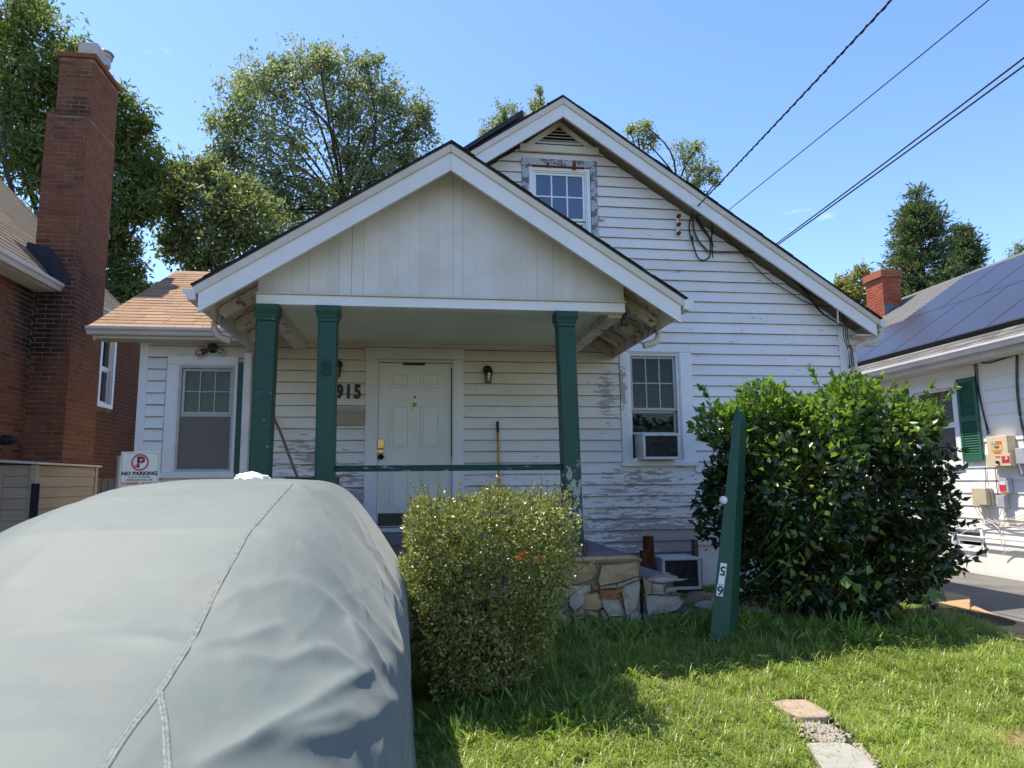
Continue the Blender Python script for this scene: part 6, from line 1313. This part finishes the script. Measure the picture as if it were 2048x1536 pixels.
tree('shade_tree', 'airy grey green tree with dark forked limbs rising above the porch roof', 21, (705, 900), (690, 420), [(480, 205, 55), (540, 185, 55), (605, 165, 58), (690, 165, 60), (755, 195, 58), (805, 225, 48), (838, 280, 34), (448, 255, 36), (500, 280, 55), (575, 270, 58), (665, 235, 60), (735, 275, 58), (560, 350, 50), (780, 310, 46), (640, 120, 24), (735, 130, 26), (470, 335, 42), (690, 320, 34), (440, 320, 30), (820, 330, 34), (560, 140, 22), (845, 235, 20), (520, 400, 55), (600, 410, 50), (640, 390, 40), (720, 370, 46), (770, 360, 40), (430, 380, 40), (460, 430, 40), (560, 440, 40)], M['leaf_a'], 560, 0.125, 0.12, 'trees behind the houses')
tree('broadleaf_tree', 'dense deep green tree between the brick chimney and the airy tree', 17, (430, 1000), (440, 620), [(350, 385, 45), (395, 365, 48), (440, 415, 60), (375, 455, 50), (500, 430, 60), (450, 480, 55), (350, 500, 35), (405, 505, 45), (520, 490, 50), (470, 395, 40), (355, 345, 20), (330, 420, 25), (420, 345, 22), (400, 530, 30)], M['leaf_d'], 560, 0.125, 0.12, 'trees behind the houses')
tree('feathery_tree', 'tall dark tree with drooping feathery leaves behind the brick chimney', 16, (100, 1000), (120, 620), [(10, 40, 75), (35, 110, 70), (-40, 150, 90), (40, 190, 75), (130, 110, 36), (100, 150, 45), (20, 270, 80), (90, 250, 60), (160, 200, 50), (240, 215, 34), (255, 280, 48), (285, 330, 36), (270, 380, 45), (245, 440, 42), (285, 420, 30), (240, 500, 36), (40, 350, 70), (110, 330, 60), (180, 330, 60), (180, 430, 60), (215, 250, 40), (255, 555, 32), (235, 590, 30), (280, 585, 22), (60, 20, 30), (180, 160, 30), (300, 350, 22), (285, 250, 16)], M['leaf_b'], 620, 0.18, 0.2, 'trees behind the houses', asp=0.28, droop=0.5)
tree('backyard_tree', 'pale yellow green tree top showing left of the attic roof peak', 24, (1040, 900), (1030, 420), [(990, 258, 26), (1010, 230, 22), (1030, 250, 26), (1075, 215, 16), (1060, 250, 30), (1080, 185, 8), (975, 275, 16), (1030, 330, 60)], M['leaf_c'], 520, 0.10, 0.12, 'trees behind the houses')
tree('backyard_tree', 'pale yellow green tree top showing right of the attic roof peak', 24, (1340, 900), (1350, 480), [(1275, 268, 22), (1295, 255, 14), (1300, 290, 18), (1365, 310, 24), (1395, 295, 14), (1400, 340, 28), (1425, 345, 14), (1385, 370, 24), (1260, 260, 8), (1340, 400, 50), (1430, 365, 10)], M['leaf_c'], 520, 0.10, 0.12, 'trees behind the houses')
tree('yellow_tree', 'small yellowing tree peeping over the eave beside the red chimney', 26, (1720, 900), (1715, 640), [(1700, 570, 22), (1725, 555, 18), (1740, 585, 24), (1690, 600, 26), (1715, 610, 26), (1680, 575, 12)], M['leaf_y'], 700, 0.13, 0.08, 'trees behind the houses')
tree('distant_tree', 'faint green tree tip above the solar roof ridge', 34, (2040, 900), (2040, 560), [(2030, 505, 14), (2050, 498, 16), (2045, 520, 20)], M['leaf_c'], 420, 0.11, 0.08, 'trees behind the houses')
def conifer(label, dist, px, top, bot, wpx, n=340, per=60):
    tp, bt = at(px, top, dist), at(px, bot, dist); H = tp[2]-bt[2]; T = thing('cedar_tree', (tp[0], tp[1], 0.0), label, 'tree', 'cedars behind the red chimney'); segs = [([np.array([tp[0], tp[1], 0.0]), np.array([tp[0], tp[1], (tp[2])*0.5]), tp], 0.2, 0.02)]
    LV = []
    for k in range(n):
        t = RNG.random()**0.75; z_ = tp[2]-t*H; R_ = wpx/CAMF*dist*(0.10+0.9*t**0.85)*RNG.uniform(0.45, 1.05)*(1+0.25*math.sin(k*1.7)); an = RNG.uniform(0, 6.283)
        s_ = np.array([tp[0], tp[1], z_]); e_ = s_+np.array([math.cos(an)*R_, math.sin(an)*R_, R_*RNG.uniform(0.0, 0.35)]); segs.append(([s_, (s_+e_)/2+np.array([0, 0, -0.03]), e_], 0.02, 0.005))
        m_ = per; tt = RNG.uniform(0.35, 1.05, m_)[:, None]; p = s_+(e_-s_)*tt+RNG.normal(size=(m_, 3))*np.array([0.14, 0.14, 0.10])
        ld = rnd_dirs(m_)*0.6+(e_-s_)/(R_+0.01)*0.7+np.array([0, 0, 0.15]); Ls = RNG.uniform(0.12, 0.28, m_); LV.append(leaf_arrays(p, ld, Ls, Ls*0.26, 0.1))
    npmesh('crown', *merge(LV), M['leaf_cedar'], T); obj('trunk', tubes_np(segs, 5), M['bark'], T)
conifer('tall shaggy cedar behind the red roof chimney', 27, 1832, 385, 700, 125)
conifer('shorter shaggy cedar behind the solar panelled roof', 28, 1925, 452, 700, 80, 220)

# ------------------------------------------------------------------ lawn
def lawn(n, xr, yr, hmul, wb, segs=2):
    x, y = RNG.uniform(*xr, n), RNG.uniform(*yr, n); return x, y
n = 330000
yv = 2.9+(8.5-2.9)*RNG.random(n)**1.5; xv = RNG.uniform(-0.35, 6.05, n)
edge = np.where(yv > 5.15, 5.12+0.06*np.sin(yv*3.3), 5.9)
bare = np.zeros(n)
for cx_, cy_, r_ in ((2.36, 4.72, 0.09), (0.36, 4.60, 0.13), (3.6, 3.95, 0.30), (1.45, 3.62, 0.12)): bare = np.maximum(bare, np.exp(-(((xv-cx_)/r_)**2+((yv-cy_)/(r_*0.8))**2)))
lows = np.array([mn.noise(Vector((a*1.3, b*1.3, 0))) for a, b in zip(xv[::20], yv[::20])]); lown = np.repeat(lows, 20)[:n]
pn_ = np.array([mn.noise(Vector((a*2.1, b*2.1, 5))) for a, b in zip(xv, yv)]); pf_ = np.array([mn.noise(Vector((a*7, b*7, 9))) for a, b in zip(xv, yv)])
keep = (xv < edge) & (RNG.random(n) > bare*1.1) & (pf_+0.5*pn_ > -0.62) & ~((yv > 6.33) & (xv < 2.5)) 
fp = [onG(x, y)[:2] for x, y in ((1532, 1403), (1612, 1397), (1666, 1440), (1728, 1490), (1785, 1565), (1632, 1565), (1604, 1490), (1590, 1453), (1560, 1432))]
def inpoly(x, y, poly):
    c = np.zeros(len(x), bool); j = len(poly)-1
    for i in range(len(poly)):
        xi, yi = poly[i]; xj, yj = poly[j]; c ^= ((yi > y) != (yj > y)) & (x < (xj-xi)*(y-yi)/(yj-yi+1e-12)+xi); j = i
    return c
keep &= ~(inpoly(xv, yv, fp) & (RNG.random(n) > 0.06))
xv, yv, pn_, pf_ = xv[keep], yv[keep], pn_[keep], pf_[keep]; n = len(xv)
tall = np.exp(-((yv-6.25)/0.25)**2)*(xv < 3.2)+1.3*np.exp(-(((xv-0.55)/0.7)**2+((yv-4.75)/0.55)**2))+0.8*np.exp(-(((xv-2.8)/0.35)**2+((yv-6.0)/0.3)**2))+0.5*np.exp(-((xv-0.2)/0.15)**2)
rare = RNG.random(n) < 0.012
h = RNG.uniform(0.032, 0.080, n)*(1+0.5*pn_+0.9*np.maximum(pf_, 0))*(1+0.75*tall)+rare*RNG.uniform(0.04, 0.11, n)
w_ = RNG.uniform(0.0026, 0.0050, n)*(1+0.35*tall)
an = RNG.uniform(0, 6.283, n); lean = np.stack([np.cos(an), np.sin(an), np.zeros(n)], 1); sd_ = np.stack([-np.sin(an), np.cos(an), np.zeros(n)], 1)
bend = RNG.uniform(0.5, 1.75, n)
B = np.stack([xv, yv, ground_h(xv, yv)-0.004], 1); up_ = np.array([0, 0, 1.0])
m1 = B+up_*(h*0.6)[:, None]+lean*(h*bend*0.28)[:, None]; tpp = B+up_*(h*(1.02-0.34*bend))[:, None]+lean*(h*bend*0.85)[:, None]
Vg = np.stack([B-sd_*w_[:, None]*0.5, B+sd_*w_[:, None]*0.5, m1+sd_*w_[:, None]*0.42, m1-sd_*w_[:, None]*0.42, tpp], 1).reshape(-1, 3)
b5 = np.arange(n)[:, None]*5; Fg = np.concatenate([b5+np.array([[0, 1, 2]]), b5+np.array([[0, 2, 3]]), b5+np.array([[3, 2, 4]])], 0)
npmesh('lawn_grass', Vg, Fg, M['grass'], label='uneven green grass of the front yard', cat='grass', kind='stuff')
# clover and broad weeds among it
n = 70000; xv = RNG.uniform(-0.1, 5.1, n); yv = 2.9+5.0*RNG.random(n)**1.5
pw_ = np.array([mn.noise(Vector((a*1.7, b*1.7, 21))) for a, b in zip(xv, yv)]); k = (pw_ > -0.05) & ~inpoly(xv, yv, fp) & ~((yv > 6.3) & (xv < 2.5)) & (RNG.random(n) > np.exp(-(((xv-3.6)/0.3)**2+((yv-3.95)/0.25)**2)))
xv, yv = xv[k], yv[k]; n = len(xv); Pw = np.stack([xv, yv, ground_h(xv, yv)+RNG.uniform(0.015, 0.05, n)], 1); Dw = rnd_dirs(n); Dw[:, 2] = np.abs(Dw[:, 2])*0.35; Ls = RNG.uniform(0.010, 0.028, n)
npmesh('lawn_weeds', *leaf_arrays(Pw, Dw, Ls, Ls*0.7, 0.1, 0.0, 0.8), M['weed'], label='clover and broad leaved weeds among the grass', cat='weeds', kind='stuff')
TF = []
for k in range(900):
    by = 3.0+3.3*RNG.random()**1.3; bx = RNG.uniform(-0.05, 5.0); b_ = np.array([bx, by, float(ground_h(bx, by))])
    if inpoly(np.array([bx]), np.array([by]), fp)[0]: continue
    m_ = RNG.integers(7, 16); an_ = RNG.uniform(0, 6.283, m_); hh = RNG.uniform(0.06, 0.16, m_); ww = RNG.uniform(0.004, 0.0075, m_)
    ln_ = np.stack([np.cos(an_), np.sin(an_), np.zeros(m_)], 1); sdd = np.stack([-np.sin(an_), np.cos(an_), np.zeros(m_)], 1); o_ = b_+RNG.normal(size=(m_, 3))*np.array([0.015, 0.015, 0])
    up3 = np.array([0, 0, 1.0]); p1 = o_+up3*(hh*0.55)[:, None]+ln_*(hh*0.18)[:, None]; p2 = o_+up3*(hh*0.8)[:, None]+ln_*(hh*0.5)[:, None]; p3 = o_+up3*(hh*0.72)[:, None]+ln_*(hh*0.95)[:, None]
    V_ = np.stack([o_-sdd*ww[:, None]/2, o_+sdd*ww[:, None]/2, p1-sdd*ww[:, None]/2, p1+sdd*ww[:, None]/2, p2-sdd*ww[:, None]*0.4, p2+sdd*ww[:, None]*0.4, p3], 1).reshape(-1, 3)
    b7 = np.arange(m_)[:, None]*7; TF.append((V_, np.concatenate([b7+np.array([t_]) for t_ in ((0, 1, 3), (0, 3, 2), (2, 3, 5), (2, 5, 4), (4, 5, 6))], 0)))
npmesh('grass_tufts', *merge(TF), M['grass'], label='longer arching grass tufts scattered over the front yard', cat='grass', kind='stuff')
# taller weeds along the wall foot and shrub feet
WD = []
for k in range(240):
    if k < 110: bx, by = RNG.uniform(1.1, 3.1), RNG.uniform(5.9, 6.3)
    elif k < 170: bx, by = RNG.uniform(0.15, 1.2), RNG.uniform(4.3, 4.75)
    else: bx, by = RNG.uniform(3.1, 4.6), RNG.uniform(5.5, 6.0)
    b_ = np.array([bx, by, float(ground_h(bx, by))]); m_ = 10; d = rnd_dirs(m_); d[:, 2] = np.abs(d[:, 2])*0.8+0.3; hh = RNG.uniform(0.05, 0.17, m_)
    WD.append(leaf_arrays(b_+d*(hh*0.4)[:, None]*RNG.random((m_, 1))+np.array([0, 0, 0.02]), d, hh, hh*0.16, 0.15))
npmesh('tall_weeds', *merge(WD), M['weed'], label='taller weeds along the stone porch base and shrub feet', cat='weeds', kind='stuff')
